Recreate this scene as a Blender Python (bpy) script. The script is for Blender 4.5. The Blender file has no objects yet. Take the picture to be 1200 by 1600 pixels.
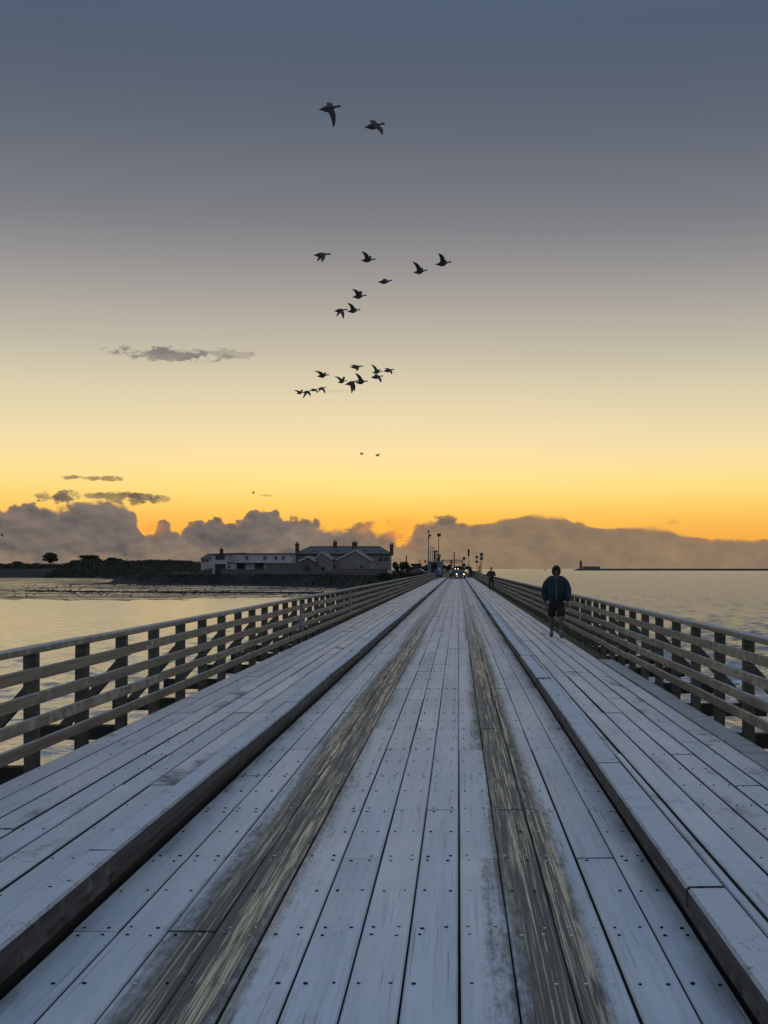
import bpy, bmesh, math, random
from mathutils import Vector, Matrix, noise as mnoise
random.seed(7)
scene = bpy.context.scene
COL = scene.collection

# ------------------------------------------------------------------ camera
F, VX, VY, H = 1900.0, 716.0, 888.0, 1.83        # focal length in pixels of a 1200x1600 frame, principal ray, eye height over the road
cam_d = bpy.data.cameras.new('camera')
cam = bpy.data.objects.new('camera', cam_d); COL.objects.link(cam)
cam.location = (0, 0, H); cam.rotation_euler = (math.radians(90), 0, 0)
cam_d.sensor_fit = 'VERTICAL'; cam_d.sensor_height = 36.0; cam_d.sensor_width = 27.0
cam_d.lens = 36.0 * F / 1600.0
cam_d.shift_x = -(VX - 600) / 1600.0
cam_d.shift_y = (VY - 800) / 1600.0
cam_d.clip_start = 0.1; cam_d.clip_end = 30000
scene.camera = cam
scene.view_settings.view_transform = 'Standard'
scene.view_settings.look = 'None'
scene.view_settings.exposure = 0.0
scene.view_settings.gamma = 1.0
scene.view_settings.use_curve_mapping = False
scene.cycles.use_denoising = True
scene.cycles.max_bounces = 4; scene.cycles.diffuse_bounces = 2; scene.cycles.glossy_bounces = 2

# ------------------------------------------------------------------ node helpers
class E:
    """a socket of a node tree that can be calculated with"""
    def __init__(s, nt, k): s.nt = nt; s.k = k
    def __add__(a, b): return mth(a.nt, 'ADD', a, b)
    def __radd__(a, b): return mth(a.nt, 'ADD', b, a)
    def __sub__(a, b): return mth(a.nt, 'SUBTRACT', a, b)
    def __rsub__(a, b): return mth(a.nt, 'SUBTRACT', b, a)
    def __mul__(a, b): return mth(a.nt, 'MULTIPLY', a, b)
    def __rmul__(a, b): return mth(a.nt, 'MULTIPLY', b, a)
    def __truediv__(a, b): return mth(a.nt, 'DIVIDE', a, b)
def plug(nt, sock, v):
    if isinstance(v, E): nt.links.new(v.k, sock)
    elif v is not None: sock.default_value = v
def mth(nt, op, a, b=None, c=None, clamp=False):
    n = nt.nodes.new('ShaderNodeMath'); n.operation = op; n.use_clamp = clamp
    for i, v in enumerate((a, b, c)): plug(nt, n.inputs[i], v)
    return E(nt, n.outputs[0])
def clamp01(a): return mth(a.nt, 'ADD', a, 0.0, clamp=True)
def smooth(a, lo, hi, o0=0.0, o1=1.0):
    n = a.nt.nodes.new('ShaderNodeMapRange'); n.interpolation_type = 'SMOOTHSTEP'
    for i, v in enumerate((a, lo, hi, o0, o1)): plug(a.nt, n.inputs[i], v)
    return E(a.nt, n.outputs[0])
def comb(nt, x, y, z):
    n = nt.nodes.new('ShaderNodeCombineXYZ')
    for i, v in enumerate((x, y, z)): plug(nt, n.inputs[i], v)
    return E(nt, n.outputs[0])
def sep(v):
    n = v.nt.nodes.new('ShaderNodeSeparateXYZ'); v.nt.links.new(v.k, n.inputs[0])
    return [E(v.nt, o) for o in n.outputs]
def noise(v, scale=1.0, detail=4.0, rough=0.55):
    n = v.nt.nodes.new('ShaderNodeTexNoise'); v.nt.links.new(v.k, n.inputs['Vector'])
    n.inputs['Scale'].default_value = scale; n.inputs['Detail'].default_value = detail; n.inputs['Roughness'].default_value = rough
    return E(v.nt, n.outputs[0])
def voronoi(v, scale=1.0, sm=0.4):
    n = v.nt.nodes.new('ShaderNodeTexVoronoi'); n.feature = 'F1'; v.nt.links.new(v.k, n.inputs['Vector'])
    n.inputs['Scale'].default_value = scale
    return E(v.nt, n.outputs['Distance'])
def mixc(nt, f, a, b, mode='MIX'):
    n = nt.nodes.new('ShaderNodeMix'); n.data_type = 'RGBA'; n.blend_type = mode
    plug(nt, n.inputs[0], f)
    for i, v in ((6, a), (7, b)):
        if isinstance(v, E): nt.links.new(v.k, n.inputs[i])
        else: n.inputs[i].default_value = (*v[:3], 1)
    return E(nt, n.outputs[2])
def ramp(f, stops, interp='LINEAR'):
    n = f.nt.nodes.new('ShaderNodeValToRGB'); f.nt.links.new(f.k, n.inputs[0])
    cr = n.color_ramp; cr.interpolation = interp
    while len(cr.elements) < len(stops): cr.elements.new(0.5)
    for e, (p, c) in zip(cr.elements, stops): e.position = p; e.color = (*c, 1)
    return E(f.nt, n.outputs[0])
def curve(f, pts):
    n = f.nt.nodes.new('ShaderNodeFloatCurve'); plug(f.nt, n.inputs['Value'], f)
    c = n.mapping.curves[0]
    c.points[0].location = pts[0]; c.points[1].location = pts[-1]
    for p in pts[1:-1]: c.points.new(*p)
    n.mapping.update()
    return E(f.nt, n.outputs[0])
def lin(r, g, b):
    f = lambda v: (v/255/12.92) if v/255 <= .04045 else ((v/255+.055)/1.055)**2.4
    return (f(r), f(g), f(b))

# ------------------------------------------------------------------ sky and sun (dawn, the sun low behind the cloud bank ahead)
SUN_AZ, SUN_EL = math.atan2(-110, F), math.radians(3.0)
world = bpy.data.worlds.new('World'); scene.world = world; world.use_nodes = True
def build_world():
    nt = world.node_tree; nt.nodes.clear()
    out = nt.nodes.new('ShaderNodeOutputWorld'); bg = nt.nodes.new('ShaderNodeBackground')
    nt.links.new(bg.outputs[0], out.inputs[0])
    tc = nt.nodes.new('ShaderNodeTexCoord')
    x, y, z = sep(E(nt, tc.outputs['Generated']))
    az = mth(nt, 'ARCTAN2', x, y)
    hor = mth(nt, 'SQRT', x*x + y*y)
    t = z / mth(nt, 'MAXIMUM', hor, 0.001)
    e = mth(nt, 'ARCSINE', z) * (2/math.pi)
    front = ramp(clamp01(e), [(0.0, lin(238,150,58)), (.022, lin(249,184,82)), (.034, tuple(v*1.12 for v in lin(253,204,104))), (.046, tuple(v*1.14 for v in lin(254,217,136))), (.0628, lin(247,226,176)),
        (.0892, lin(224,212,178)), (.112, lin(197,190,172)), (.144, lin(159,155,154)), (.176, lin(122,125,133)),
        (.221, lin(94,103,117)), (.278, lin(70,86,110)), (.42, lin(108,127,150)), (.65, lin(148,166,190)), (1.0, lin(160,180,205))], 'B_SPLINE')
    back = ramp(clamp01(e), [(0.0, lin(128,132,150)), (.06, lin(156,146,156)), (.15, lin(148,150,170)), (.3, lin(146,157,174)), (.65, lin(152,168,191)), (1.0, lin(160,180,205))])
    cs = mth(nt, 'COSINE', az - SUN_AZ)
    warm = smooth(cs, -0.55, 0.8)
    sky = mixc(nt, warm, back, front)
    # a clear-sky model underneath, for the slow change of hue away from the sun
    st = nt.nodes.new('ShaderNodeTexSky'); st.sky_type = 'NISHITA'; st.sun_disc = False
    st.sun_elevation = SUN_EL; st.sun_rotation = SUN_AZ
    nish = mixc(nt, 1.0, E(nt, st.outputs[0]), (.05, .05, .05), 'MULTIPLY')
    sky = mixc(nt, .06, sky, nish)
    def px(cx, cy):
        a = math.atan2(cx - VX, F); return a, (VY - cy)/F*math.cos(a)
    def gauss(cx, cy, rx, ry):
        a, tt = px(cx, cy)
        u = (az - a) * (F/rx); v = (t - tt) * (F/ry)
        return mth(nt, 'EXPONENT', (u*u + v*v) * -1.0)
    # warm glow where the sun stands behind the bank
    sky = mixc(nt, gauss(600, 835, 380, 36)*.42, sky, lin(255,188,52))
    cv = comb(nt, az*F/100.0, t*F/100.0, 0.0)              # 1 unit = 100 pixels of the photograph
    n1 = noise(cv, 2.2, 7, .66); n2 = noise(comb(nt, az*F/100, t*F/38, 3.0), 1.1, 6, .62)
    vo = voronoi(comb(nt, az*F/100 + (n1-.5)*.35, t*F/100 + (n1-.5)*.25, 1.0), 4.2, .25)
    vo2 = voronoi(comb(nt, az*F/100 + (n1-.5)*.2, t*F/100, 5.0), 9.5, .2)
    tops = [(0,793),(25,789),(50,784),(75,793),(105,791),(140,779),(170,780),(205,791),(218,818),(236,836),(246,820),(258,815),(270,822),(290,818),(330,811),(372,815),(392,796),(425,798),(440,807),(490,812),
            (515,822),(545,818),(568,808),(590,822),(612,824),(626,842),(640,830),(656,813),(675,809),(704,806),(716,818),(760,813),(800,806),(835,803),(868,806),(905,815),(930,822),(1000,822),(1035,825),(1070,834),(1100,838),(1200,842)]
    A0, A1, TM = math.atan2(-120-VX, F), math.atan2(1320-VX, F), .08
    pts = [(0, .63)]
    for cx, cy in tops:
        a, tt = px(cx, cy); pts.append(((a-A0)/(A1-A0), tt/TM))
    pts.append((1, .27))
    top = curve(clamp01((az - A0) * (1/(A1-A0))), pts) * TM
    rightness = smooth(az, px(640,0)[0], px(800,0)[0])
    rough = (0.5 - vo)*.0085 + (.5-vo2)*.0035 + (n1-.5)*.013
    top = top + rough*(1.0 - rightness*.72) - .0015
    wisp = gauss(610, 828, 75, 32)
    d = top - t
    soft = .0009 + wisp*.006 + clamp01((n2-.5)*4.0)*.0035
    wn = noise(comb(nt, az*F/100 - t*F/70, t*F/45, 7.0), 2.4, 5, .65)
    bank = smooth(d + wisp*(wn-.55)*.05, mth(nt,'MULTIPLY',soft,-1.0), soft)
    m1 = noise(comb(nt, az*F/100, t*F/62, 3.0), 1.35, 6, .55); m2 = noise(comb(nt, az*F/100 + .05, t*F/62 + .11, 3.0), 1.35, 6, .55)
    tone = clamp01((n2-.5)*1.5 + (m1-m2)*(2.8 - rightness*1.9) + .42 + (vo-.3)*.35)
    low = smooth(t, .0, .03)
    left_col = mixc(nt, tone, mixc(nt, low, lin(105,99,95), lin(92,89,89)), mixc(nt, low, lin(160,136,110), lin(134,120,110)))
    right_col = mixc(nt, tone, lin(122,107,95), lin(158,132,101))
    ccol = mixc(nt, smooth(az, px(380,0)[0], px(760,0)[0]), left_col, right_col)
    rim = smooth(d, .004, .0) * .35
    ccol = mixc(nt, rim, ccol, lin(190,130,80))
    ccol = mixc(nt, smooth(cs, .3, .9), lin(120,122,136), ccol)
    sky = mixc(nt, bank, sky, ccol)
    # glow spots breaking through
    for cx, cy, rx, ry, k in ((238,822,15,12,.8),(628,832,22,20,.75),(575,826,26,10,.5)):
        sky = mixc(nt, gauss(cx,cy,rx,ry)*clamp01((wn-.3)*3.0)*k, sky, lin(255,160,62))
    # detached scraps of cloud
    nn = noise(comb(nt, az*F/100, t*F/46, 2.3), 4.2, 7, .68)
    for cx, cy, rx, ry, cc, k in ((101,777,24,12,(98,88,82),1),(178,776,42,11,(100,90,86),1),(222,780,30,10,(102,92,86),1),(66,777,14,11,(116,100,90),.8),(148,747,48,5,(146,116,88),.9),(252,779,16,6,(140,112,86),.7),
            (262,553,95,13,(112,108,108),.85),(345,553,62,9,(140,132,126),.65),(415,774,14,2,(150,118,80),.6),(1049,817,12,8,(186,136,80),.35),(520,611,30,3,(186,176,158),.3),(702,812,22,11,(112,98,90),.8)):
        a, tt = px(cx, cy); u = (az-a)*(F/rx); v = (t-tt)*(F/ry)
        m = smooth(1.0 - (u*u+v*v) + (nn-.5)*4.4, .15, .75) * smooth(u*u+v*v, 2.2, .9)
        sky = mixc(nt, m*k*clamp01(.72 + (m1-.4)*1.4), sky, lin(*cc))
    sky = mixc(nt, smooth(z, -.002, -.02), sky, (.05,.055,.06))
    nt.links.new(sky.k, bg.inputs[0]); bg.inputs[1].default_value = 1.0
build_world()
world.cycles.sampling_method = 'MANUAL'; world.cycles.sample_map_resolution = 384
sl = bpy.data.lights.new('sun', 'SUN'); sl.energy = 0.04; sl.angle = math.radians(50); sl.color = (1, .72, .42)
sun = bpy.data.objects.new('sun', sl); COL.objects.link(sun)
sd = Vector((math.sin(SUN_AZ)*math.cos(SUN_EL), math.cos(SUN_AZ)*math.cos(SUN_EL), math.sin(SUN_EL)))
sun.rotation_euler = (-sd).to_track_quat('-Z', 'Y').to_euler(); sun.location = (-30, 150, 60)

# ------------------------------------------------------------------ object helpers
def link(name, data, parent=None, loc=(0,0,0), rot=(0,0,0)):
    o = bpy.data.objects.new(name, data); COL.objects.link(o)
    o.location = loc; o.rotation_euler = rot
    if parent is not None: o.parent = parent
    return o
def tag(o, label=None, cat=None, group=None, kind=None):
    if label: o['label'] = label
    if cat: o['category'] = cat
    if group: o['group'] = group
    if kind: o['kind'] = kind
    return o
def thing(name, loc, label, cat, group=None, rz=0.0):
    return tag(link(name, None, None, loc, (0,0,rz)), label, cat, group)
def mesh_from(name, bm, mat, smoothed=False):
    me = bpy.data.meshes.new(name); bm.to_mesh(me); bm.free()
    if mat: me.materials.append(mat)
    if smoothed:
        for p in me.polygons: p.use_smooth = True
    return me
def chamfer(bm, sx, sy, sz, c, axis='Y', M=None):
    """a bar with an octagonal section, along axis; adds to bm"""
    dims = {'X': (sy, sz, sx), 'Y': (sx, sz, sy), 'Z': (sx, sy, sz)}[axis]
    a, b, L = dims[0]/2, dims[1]/2, dims[2]/2
    prof = [(-a+c,-b),(a-c,-b),(a,-b+c),(a,b-c),(a-c,b),(-a+c,b),(-a,b-c),(-a,-b+c)]
    mk = {'X': lambda p,q,l: (l,p,q), 'Y': lambda p,q,l: (p,l,q), 'Z': lambda p,q,l: (p,q,l)}[axis]
    r = []
    for l in (-L, L):
        r.append([bm.verts.new((M @ Vector(mk(p,q,l))) if M else mk(p,q,l)) for p,q in prof])
    fs = [bm.faces.new([r[0][i], r[0][(i+1)%8], r[1][(i+1)%8], r[1][i]]) for i in range(8)]
    fs += [bm.faces.new(r[0][::-1]), bm.faces.new(r[1])]
    return fs
_cache = {}
def bar_mesh(name, sx, sy, sz, mat, c=.006, axis='Y'):
    k = (name, round(sx,3), round(sy,3), round(sz,3), mat.name, c, axis)
    if k not in _cache:
        bm = bmesh.new(); chamfer(bm, sx, sy, sz, c, axis); bmesh.ops.recalc_face_normals(bm, faces=bm.faces)
        _cache[k] = mesh_from(name, bm, mat)
    return _cache[k]
def box(bm, x0, x1, y0, y1, z0, z1, M=None):
    v = [bm.verts.new((M @ Vector(p)) if M else p) for p in ((x0,y0,z0),(x1,y0,z0),(x1,y1,z0),(x0,y1,z0),(x0,y0,z1),(x1,y0,z1),(x1,y1,z1),(x0,y1,z1))]
    for f in ((3,2,1,0),(4,5,6,7),(0,1,5,4),(1,2,6,5),(2,3,7,6),(3,0,4,7)): bm.faces.new([v[i] for i in f])
def boxobj(name, x0, x1, y0, y1, z0, z1, mat, parent=None, bev=0.0):
    bm = bmesh.new(); box(bm, x0, x1, y0, y1, z0, z1)
    if bev: bmesh.ops.bevel(bm, geom=bm.edges[:], offset=bev, segments=1, affect='EDGES')
    return link(name, mesh_from(name, bm, mat), parent)
def prism(bm, pts, ext, axis='Y', at=0.0):
    """polygon pts (two coordinates) extruded along axis from at to at+ext"""
    mk = {'Y': lambda p,l: (p[0], l, p[1]), 'X': lambda p,l: (l, p[0], p[1]), 'Z': lambda p,l: (p[0], p[1], l)}[axis]
    a = [bm.verts.new(mk(p, at)) for p in pts]; b = [bm.verts.new(mk(p, at+ext)) for p in pts]; n = len(pts)
    bm.faces.new(a); bm.faces.new(b[::-1])
    for i in range(n): bm.faces.new([a[i], b[i], b[(i+1)%n], a[(i+1)%n]])
    bmesh.ops.recalc_face_normals(bm, faces=bm.faces)
def prismobj(name, pts, ext, axis, at, mat, parent=None):
    bm = bmesh.new(); prism(bm, pts, ext, axis, at); return link(name, mesh_from(name, bm, mat), parent)
def tube(bm, p, q, r0, r1, n=8):
    p, q = Vector(p), Vector(q); d = (q-p).normalized()
    u = d.orthogonal().normalized(); w = d.cross(u)
    A = [bm.verts.new(p + (u*math.cos(2*math.pi*i/n) + w*math.sin(2*math.pi*i/n))*r0) for i in range(n)]
    B = [bm.verts.new(q + (u*math.cos(2*math.pi*i/n) + w*math.sin(2*math.pi*i/n))*r1) for i in range(n)]
    for i in range(n): bm.faces.new([A[i], A[(i+1)%n], B[(i+1)%n], B[i]])
    bm.faces.new(A[::-1]); bm.faces.new(B)
def tubeobj(name, segs, mat, parent=None, n=8):
    bm = bmesh.new()
    for s in segs: tube(bm, *s, n=n)
    return link(name, mesh_from(name, bm, mat), parent)
def at(x, y, Z): return ((x-VX)*Z/F, Z, H + (VY-y)*Z/F)

# ------------------------------------------------------------------ materials
def material(name):
    m = bpy.data.materials.new(name); m.use_nodes = True
    nt = m.node_tree; p = nt.nodes['Principled BSDF']
    return m, nt, p
def geo(nt):
    g = nt.nodes.new('ShaderNodeNewGeometry'); oi = nt.nodes.new('ShaderNodeObjectInfo')
    rnd = mth(nt, 'FRACT', E(nt, oi.outputs['Random']) + E(nt, g.outputs['Random Per Island']))
    return E(nt, g.outputs['Position']), E(nt, g.outputs['Normal']), rnd
def bump(nt, p, h, strength=.3, dist=.01):
    b = nt.nodes.new('ShaderNodeBump'); b.inputs['Strength'].default_value = strength; b.inputs['Distance'].default_value = dist
    nt.links.new(h.k, b.inputs['Height']); nt.links.new(b.outputs[0], p.inputs['Normal'])
def simple(name, c1, c2=None, rough=.8, scale=3.0, metal=0.0, bs=0.0):
    m, nt, p = material(name)
    P, Nn, rnd = geo(nt)
    c2 = c2 or tuple(v*.6 for v in c1)
    f = noise(P, scale, 5, .6)
    c = mixc(nt, clamp01((f-.3)*2.5), c2, c1)
    nt.links.new(c.k, p.inputs['Base Color']); p.inputs['Roughness'].default_value = rough; p.inputs['Metallic'].default_value = metal
    if bs: bump(nt, p, f, bs, .05)
    return m
def frosted_planks(name, tracks):
    m, nt, p = material(name)
    P, Nn, rnd = geo(nt); X, Y, Z = sep(P); nx, ny, nz = sep(Nn)
    r50 = rnd*50.0
    grain = noise(comb(nt, X*38.0 + r50, Y*1.3 + r50, Z*38.0), 1.0, 6, .62)
    crack = smooth(noise(comb(nt, X*70.0 + r50, Y*.8 + r50*1.7, 2.0), 1.0, 3, .5), .64, .69)
    fine = noise(P, 95.0, 3, .6)
    blot = noise(comb(nt, X*1.9 + r50*.2, Y*.55, 1.0), 1.6, 6, .6)
    wood = mixc(nt, grain, (.030,.032,.030), (.105,.104,.092))
    if tracks:
        wob = (noise(comb(nt, 0.0, Y*.045, 4.0), 1.0, 2, .5) - .5)*.30
        xs = X + wob + (rnd-.5)*.05
        fray = (noise(comb(nt, X*5.0, Y*.5, 14.0), 1.0, 5, .65) - .5)*.15
        streak = noise(comb(nt, X*17.0, Y*.10, 8.0), 1.0, 4, .6)
        streak2 = noise(comb(nt, X*105.0, Y*.55, 3.0), 1.0, 4, .6)
        def band(c, w): return smooth(mth(nt, 'ABSOLUTE', xs + fray - c), w, w*.2)
        b = mth(nt, 'MAXIMUM', band(-1.18, .40), band(.44, .37))
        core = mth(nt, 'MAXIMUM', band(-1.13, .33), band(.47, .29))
        extra = smooth(mth(nt, 'ABSOLUTE', X + .72), .42, .1)*.26 + smooth(mth(nt, 'ABSOLUTE', X - .02), .3, .08)*.22 + smooth(mth(nt, 'ABSOLUTE', X + .33), .2, .05)*.1
        tread = noise(comb(nt, X*22.0, Y*7.0, 31.0), 1.0, 5, .7)
        bare = smooth(b*1.1 + extra + (streak-.5)*.7 + (streak2-.5)*.6 + (blot-.5)*.35 + (tread-.5)*.9 + (fine-.5)*.5, .28, .95)
        edge = smooth(X, 1.0, 1.18) + smooth(X, -1.72, -1.95)
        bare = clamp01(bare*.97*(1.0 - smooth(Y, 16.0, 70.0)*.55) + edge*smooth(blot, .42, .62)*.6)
        polish_gleam = core*(1.0 - smooth(Y, 20.0, 70.0)*.7)*smooth(streak2 + (streak-.5)*.9, .45, .62)*smooth(grain, .36, .54)*smooth(noise(comb(nt, X*34.0, Y*2.6 + r50, 41.0), 1.0, 4, .65), .28, .48)
        wood = mixc(nt, polish_gleam, wood, (.52,.46,.30))  # tan streaks: worn polish with the sky's golden reflection painted in
    else:
        across = noise(comb(nt, X*7.0 + r50, Y*30.0, 2.0), 1.0, 4, .6)
        wear = noise(comb(nt, X*3.0, Y*.9, 6.0), 1.0, 5, .6)
        bare = clamp01(smooth(across + (wear-.5)*.9, .60, .80)*.60 + smooth(wear + (rnd-.5)*.25, .62, .8)*.75)
    bare = clamp01(bare + crack*.45 + smooth(fine, .62, .8)*.12)
    top = smooth(nz, .35, .8)
    damp = noise(comb(nt, X*1.3 + r50*.15, Y*.22, 27.0), 1.0, 6, .62)
    frost = top*(1.0 - bare)*clamp01(.60 + rnd*.22 + (damp-.42)*.9)
    fc = mixc(nt, blot, (.47,.64,.84), (.70,.82,.96))
    fc = mixc(nt, clamp01((rnd-.35)*1.3)*.62, fc, (.40,.47,.54))
    fc = mixc(nt, clamp01((noise(comb(nt, X*22.0, Y*.08, 21.0), 1.0, 4, .65)-.44)*3.4)*.5, fc, (.36,.44,.53))
    fc = mixc(nt, smooth(grain, .50, .66)*.30, fc, (.30,.33,.36))
    fc = mixc(nt, smooth(fine, .5, .72)*.35, fc, (.80,.84,.88))
    patch = noise(comb(nt, X*.9 + r50*.1, Y*.35, 17.0), 1.0, 5, .6)
    fc = mixc(nt, smooth(patch, .45, .68)*.5, fc, (.76,.82,.88))
    c = mixc(nt, frost, wood, fc)
    nt.links.new(c.k, p.inputs['Base Color'])
    rr = .66 - frost*.22 + (grain-.5)*.2
    if tracks: rr = rr - polish_gleam*.33
    nt.links.new(rr.k, p.inputs['Roughness'])
    p.inputs['Specular IOR Level'].default_value = .9
    nt.links.new((frost*.75).k, p.inputs['Sheen Weight']); p.inputs['Sheen Roughness'].default_value = .32; p.inputs['Sheen Tint'].default_value = (1,.98,.95,1)
    if tracks: nt.links.new((.45 + frost*.45 + polish_gleam*.9).k, p.inputs['Specular IOR Level'])
    bump(nt, p, grain*1.0 + fine*.35 - crack*1.2, .5, .006)
    return m
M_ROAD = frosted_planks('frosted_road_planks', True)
M_WALK = frosted_planks('frosted_walkway_planks', False)
def weathered(name, ca, cb, lichen, frost_top):
    m, nt, p = material(name)
    P, Nn, rnd = geo(nt); X, Y, Z = sep(P); nx, ny, nz = sep(Nn); r50 = rnd*50.0
    g = noise(comb(nt, X*3.0 + r50, Y*1.1, Z*30.0 + r50), 1.0, 6, .62)
    bl = noise(comb(nt, X*4 + r50, Y*4.0, Z*4.0), 1.3, 6, .65)
    c = mixc(nt, clamp01((g-.25)*1.8), ca, cb)
    c = mixc(nt, smooth(bl + (rnd-.5)*.2, .52, .68)*.7, c, lichen)
    fine = noise(P, 60.0, 4, .6)
    if frost_top:
        fr = smooth(nz, .5, .9)*smooth(fine + bl*.8, .55, .95)*frost_top
        c = mixc(nt, fr, c, (.52,.56,.62))
    nt.links.new(c.k, p.inputs['Base Color']); p.inputs['Roughness'].default_value = .78
    p.inputs['Specular IOR Level'].default_value = .3
    bump(nt, p, g + fine*.4, .5, .006)
    return m
M_RAIL = weathered('weathered_rail_timber', (.115,.098,.068), (.32,.28,.205), (.40,.37,.275), .6)
M_POST = weathered('dark_post_timber', (.045,.044,.035), (.125,.118,.092), (.14,.14,.105), .3)
M_KERB = weathered('kerb_timber', (.035,.031,.028), (.13,.12,.105), (.19,.19,.18), 1.45)
M_UNDER = weathered('wet_dark_timber', (.012,.012,.010), (.035,.033,.028), (.03,.035,.02), 0)
M_MOSS = weathered('mossy_timber', (.04,.045,.015), (.09,.09,.035), (.06,.075,.02), 0)
M_HOLE = simple('dark_nail_hole', (.012,.011,.011), rough=.9)  # near-black colour stands in for the dark of recessed nail holes
M_NAIL = simple('worn_steel_nail', (.75,.74,.72), (.45,.44,.42), rough=.3, scale=60, metal=.25)
def water_mat():
    m, nt, p = material('sea_water')
    P, Nn, rnd = geo(nt); X, Y, Z = sep(P)
    p.inputs['Base Color'].default_value = (.018,.028,.033,1); 
    chop = smooth(X, -40.0, 30.0)                             # open water to the right is choppier than the sheltered channel on the left
    nt.links.new((14.0 - chop*8.5).k, p.inputs['IOR'])
    far = smooth(Y, 60.0, 700.0)                              # wavelets too fine to model far out are left to the roughness
    nt.links.new((.12 + smooth(Y, 30.0, 160.0)*(.06 + chop*.05)).k, p.inputs['Roughness'])
    w2 = noise(comb(nt, X*1.1, Y*2.0, 4.0), 1.0, 4, .6)
    h = w2*(.035 + chop*.11)
    bump(nt, p, h, 1.0, 1.0)
    return m
M_WATER = water_mat()

# ------------------------------------------------------------------ the setting: water
def sheet(name, x0, x1, y0, y1, z, mat, label=None, cat=None):
    bm = bmesh.new(); v = [bm.verts.new(p) for p in ((x0,y0,z),(x1,y0,z),(x1,y1,z),(x0,y1,z))]; bm.faces.new(v)
    return link(name, mesh_from(name, bm, mat))
WATER_Z = -3.0
import numpy as np
def sea():
    rng = np.random.default_rng(5)
    ypx = np.concatenate([np.arange(889.6, 1100, .75), np.arange(1100, 1500, 2.2), np.arange(1500, 2600, 16)])
    Zr = F*(H-WATER_Z)/(ypx-VY); xpx = np.arange(-260, 1462, 2.0)
    ZZ, TX = np.meshgrid(Zr, (xpx-VX)/F, indexing='ij'); XX = TX*ZZ
    dz = np.gradient(-Zr); step = np.abs(dz)[:,None] + 0*XX
    hgt = np.zeros_like(XX)
    for k in range(72):
        lam = math.exp(rng.uniform(math.log(.45), math.log(5.0))); th = rng.normal(1.75, .75); kk = 2*math.pi/lam
        amp = .027*lam/(2*math.pi)
        hgt += amp*np.clip(1.6 - step*abs(math.sin(th))/lam*.8, .75, 1)*np.sin(kk*(XX*math.cos(th) + ZZ*math.sin(th)) + rng.uniform(0, 6.28))
    gust = .75 + .35*np.sin(XX*.021 + 1.3*np.sin(ZZ*.013)) * np.sin(ZZ*.031 + .9*np.sin(XX*.017))
    chop = .36 + 1.25/(1 + np.exp(-(XX + 5)/9))
    zz = WATER_Z + hgt*gust*chop
    zz[0,:] = WATER_Z - .02; zz[-1,:] = WATER_Z - .4; zz[:,0] = WATER_Z - .4; zz[:,-1] = WATER_Z - .4
    nr, nc = XX.shape
    co = np.stack([XX, ZZ, zz], -1).reshape(-1,3)
    i = np.arange(nr*nc).reshape(nr,nc)
    q = np.stack([i[1:,:-1], i[1:,1:], i[:-1,1:], i[:-1,:-1]], -1).reshape(-1,4)
    me = bpy.data.meshes.new('water'); me.vertices.add(len(co)); me.vertices.foreach_set('co', co.ravel().astype(np.float32))
    me.loops.add(q.size); me.loops.foreach_set('vertex_index', q.ravel().astype(np.int32))
    me.polygons.add(len(q)); me.polygons.foreach_set('loop_start', np.arange(0, q.size, 4, dtype=np.int32)); me.polygons.foreach_set('use_smooth', np.ones(len(q), dtype=bool))
    me.update(calc_edges=True); me.validate(); me.materials.append(M_WATER)
    w = tag(link('water', me), kind='structure')
    sheet('deep_water', -6000, 6000, -800, 9000, WATER_Z-.38, M_WATER).parent = w
sea()

# ------------------------------------------------------------------ the timber bridge: road deck, walkways, kerbs
Y0, Y1, NEAR = -7.73, 212.0, 52.0
JOIST, ROW0 = 0.772, 6.13                                    # joist pitch; butt joints fall on every second joist
PL = JOIST*6
DX = 0.2455
road = tag(boxobj('road', -1.99, 1.21, Y0, Y1, -.30, -.068, M_UNDER), kind='structure')
walk_l = tag(boxobj('walkway_left', -3.46, -2.0, Y0, Y1, -.12, .122, M_UNDER), kind='structure')
walk_r = tag(boxobj('walkway_right', 1.22, 2.62, Y0, Y1, -.12, .122, M_UNDER), kind='structure')
def planks(parent, edges, ztop, th, mat, gaps=(.009,.014), wob=.003):
    far = bmesh.new()
    for ci in range(len(edges)-1):
        a, b = edges[ci], edges[ci+1]
        gap = random.uniform(*gaps); w = b-a-gap
        y = ROW0 - PL*3 + random.choice((0,1,2))*JOIST*2
        while y < Y1:
            ye = min(y+PL, Y1)
            if ye - y > .3:
                L = ye-y-.005; c = Vector(((a+b)/2 + random.uniform(-wob,wob), (y+ye)/2, ztop-th/2 + random.uniform(-.003,.003)))
                if y < NEAR and ye < Y1:
                    link('plank', bar_mesh('plank', round(w + random.choice((-.003,0,.002)),4), L, th, mat, .008), parent, c, (random.uniform(-.0010,.0010), random.uniform(-.014,.014), random.uniform(-.0007,.0007)))
                else:
                    chamfer(far, w, L, th, .007, 'Y', Matrix.Translation(c))
            y = ye
    bmesh.ops.recalc_face_normals(far, faces=far.faces)
    tag(link('far_planks', mesh_from('far_planks', far, mat), parent), kind='stuff')
redges = [-1.957] + [.005 + n*DX for n in range(-7,5)] + [1.20]
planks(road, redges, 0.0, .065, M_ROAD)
ledges = [-2.128,-2.346,-2.572,-2.797,-3.02,-3.262,-3.49][::-1]
planks(walk_l, ledges, .185, .058, M_WALK, (.018,.026))
redg2 = [1.372,1.45,1.666,1.88,2.096,2.31,2.526]
planks(walk_r, redg2, .185, .058, M_WALK, (.018,.026))
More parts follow.
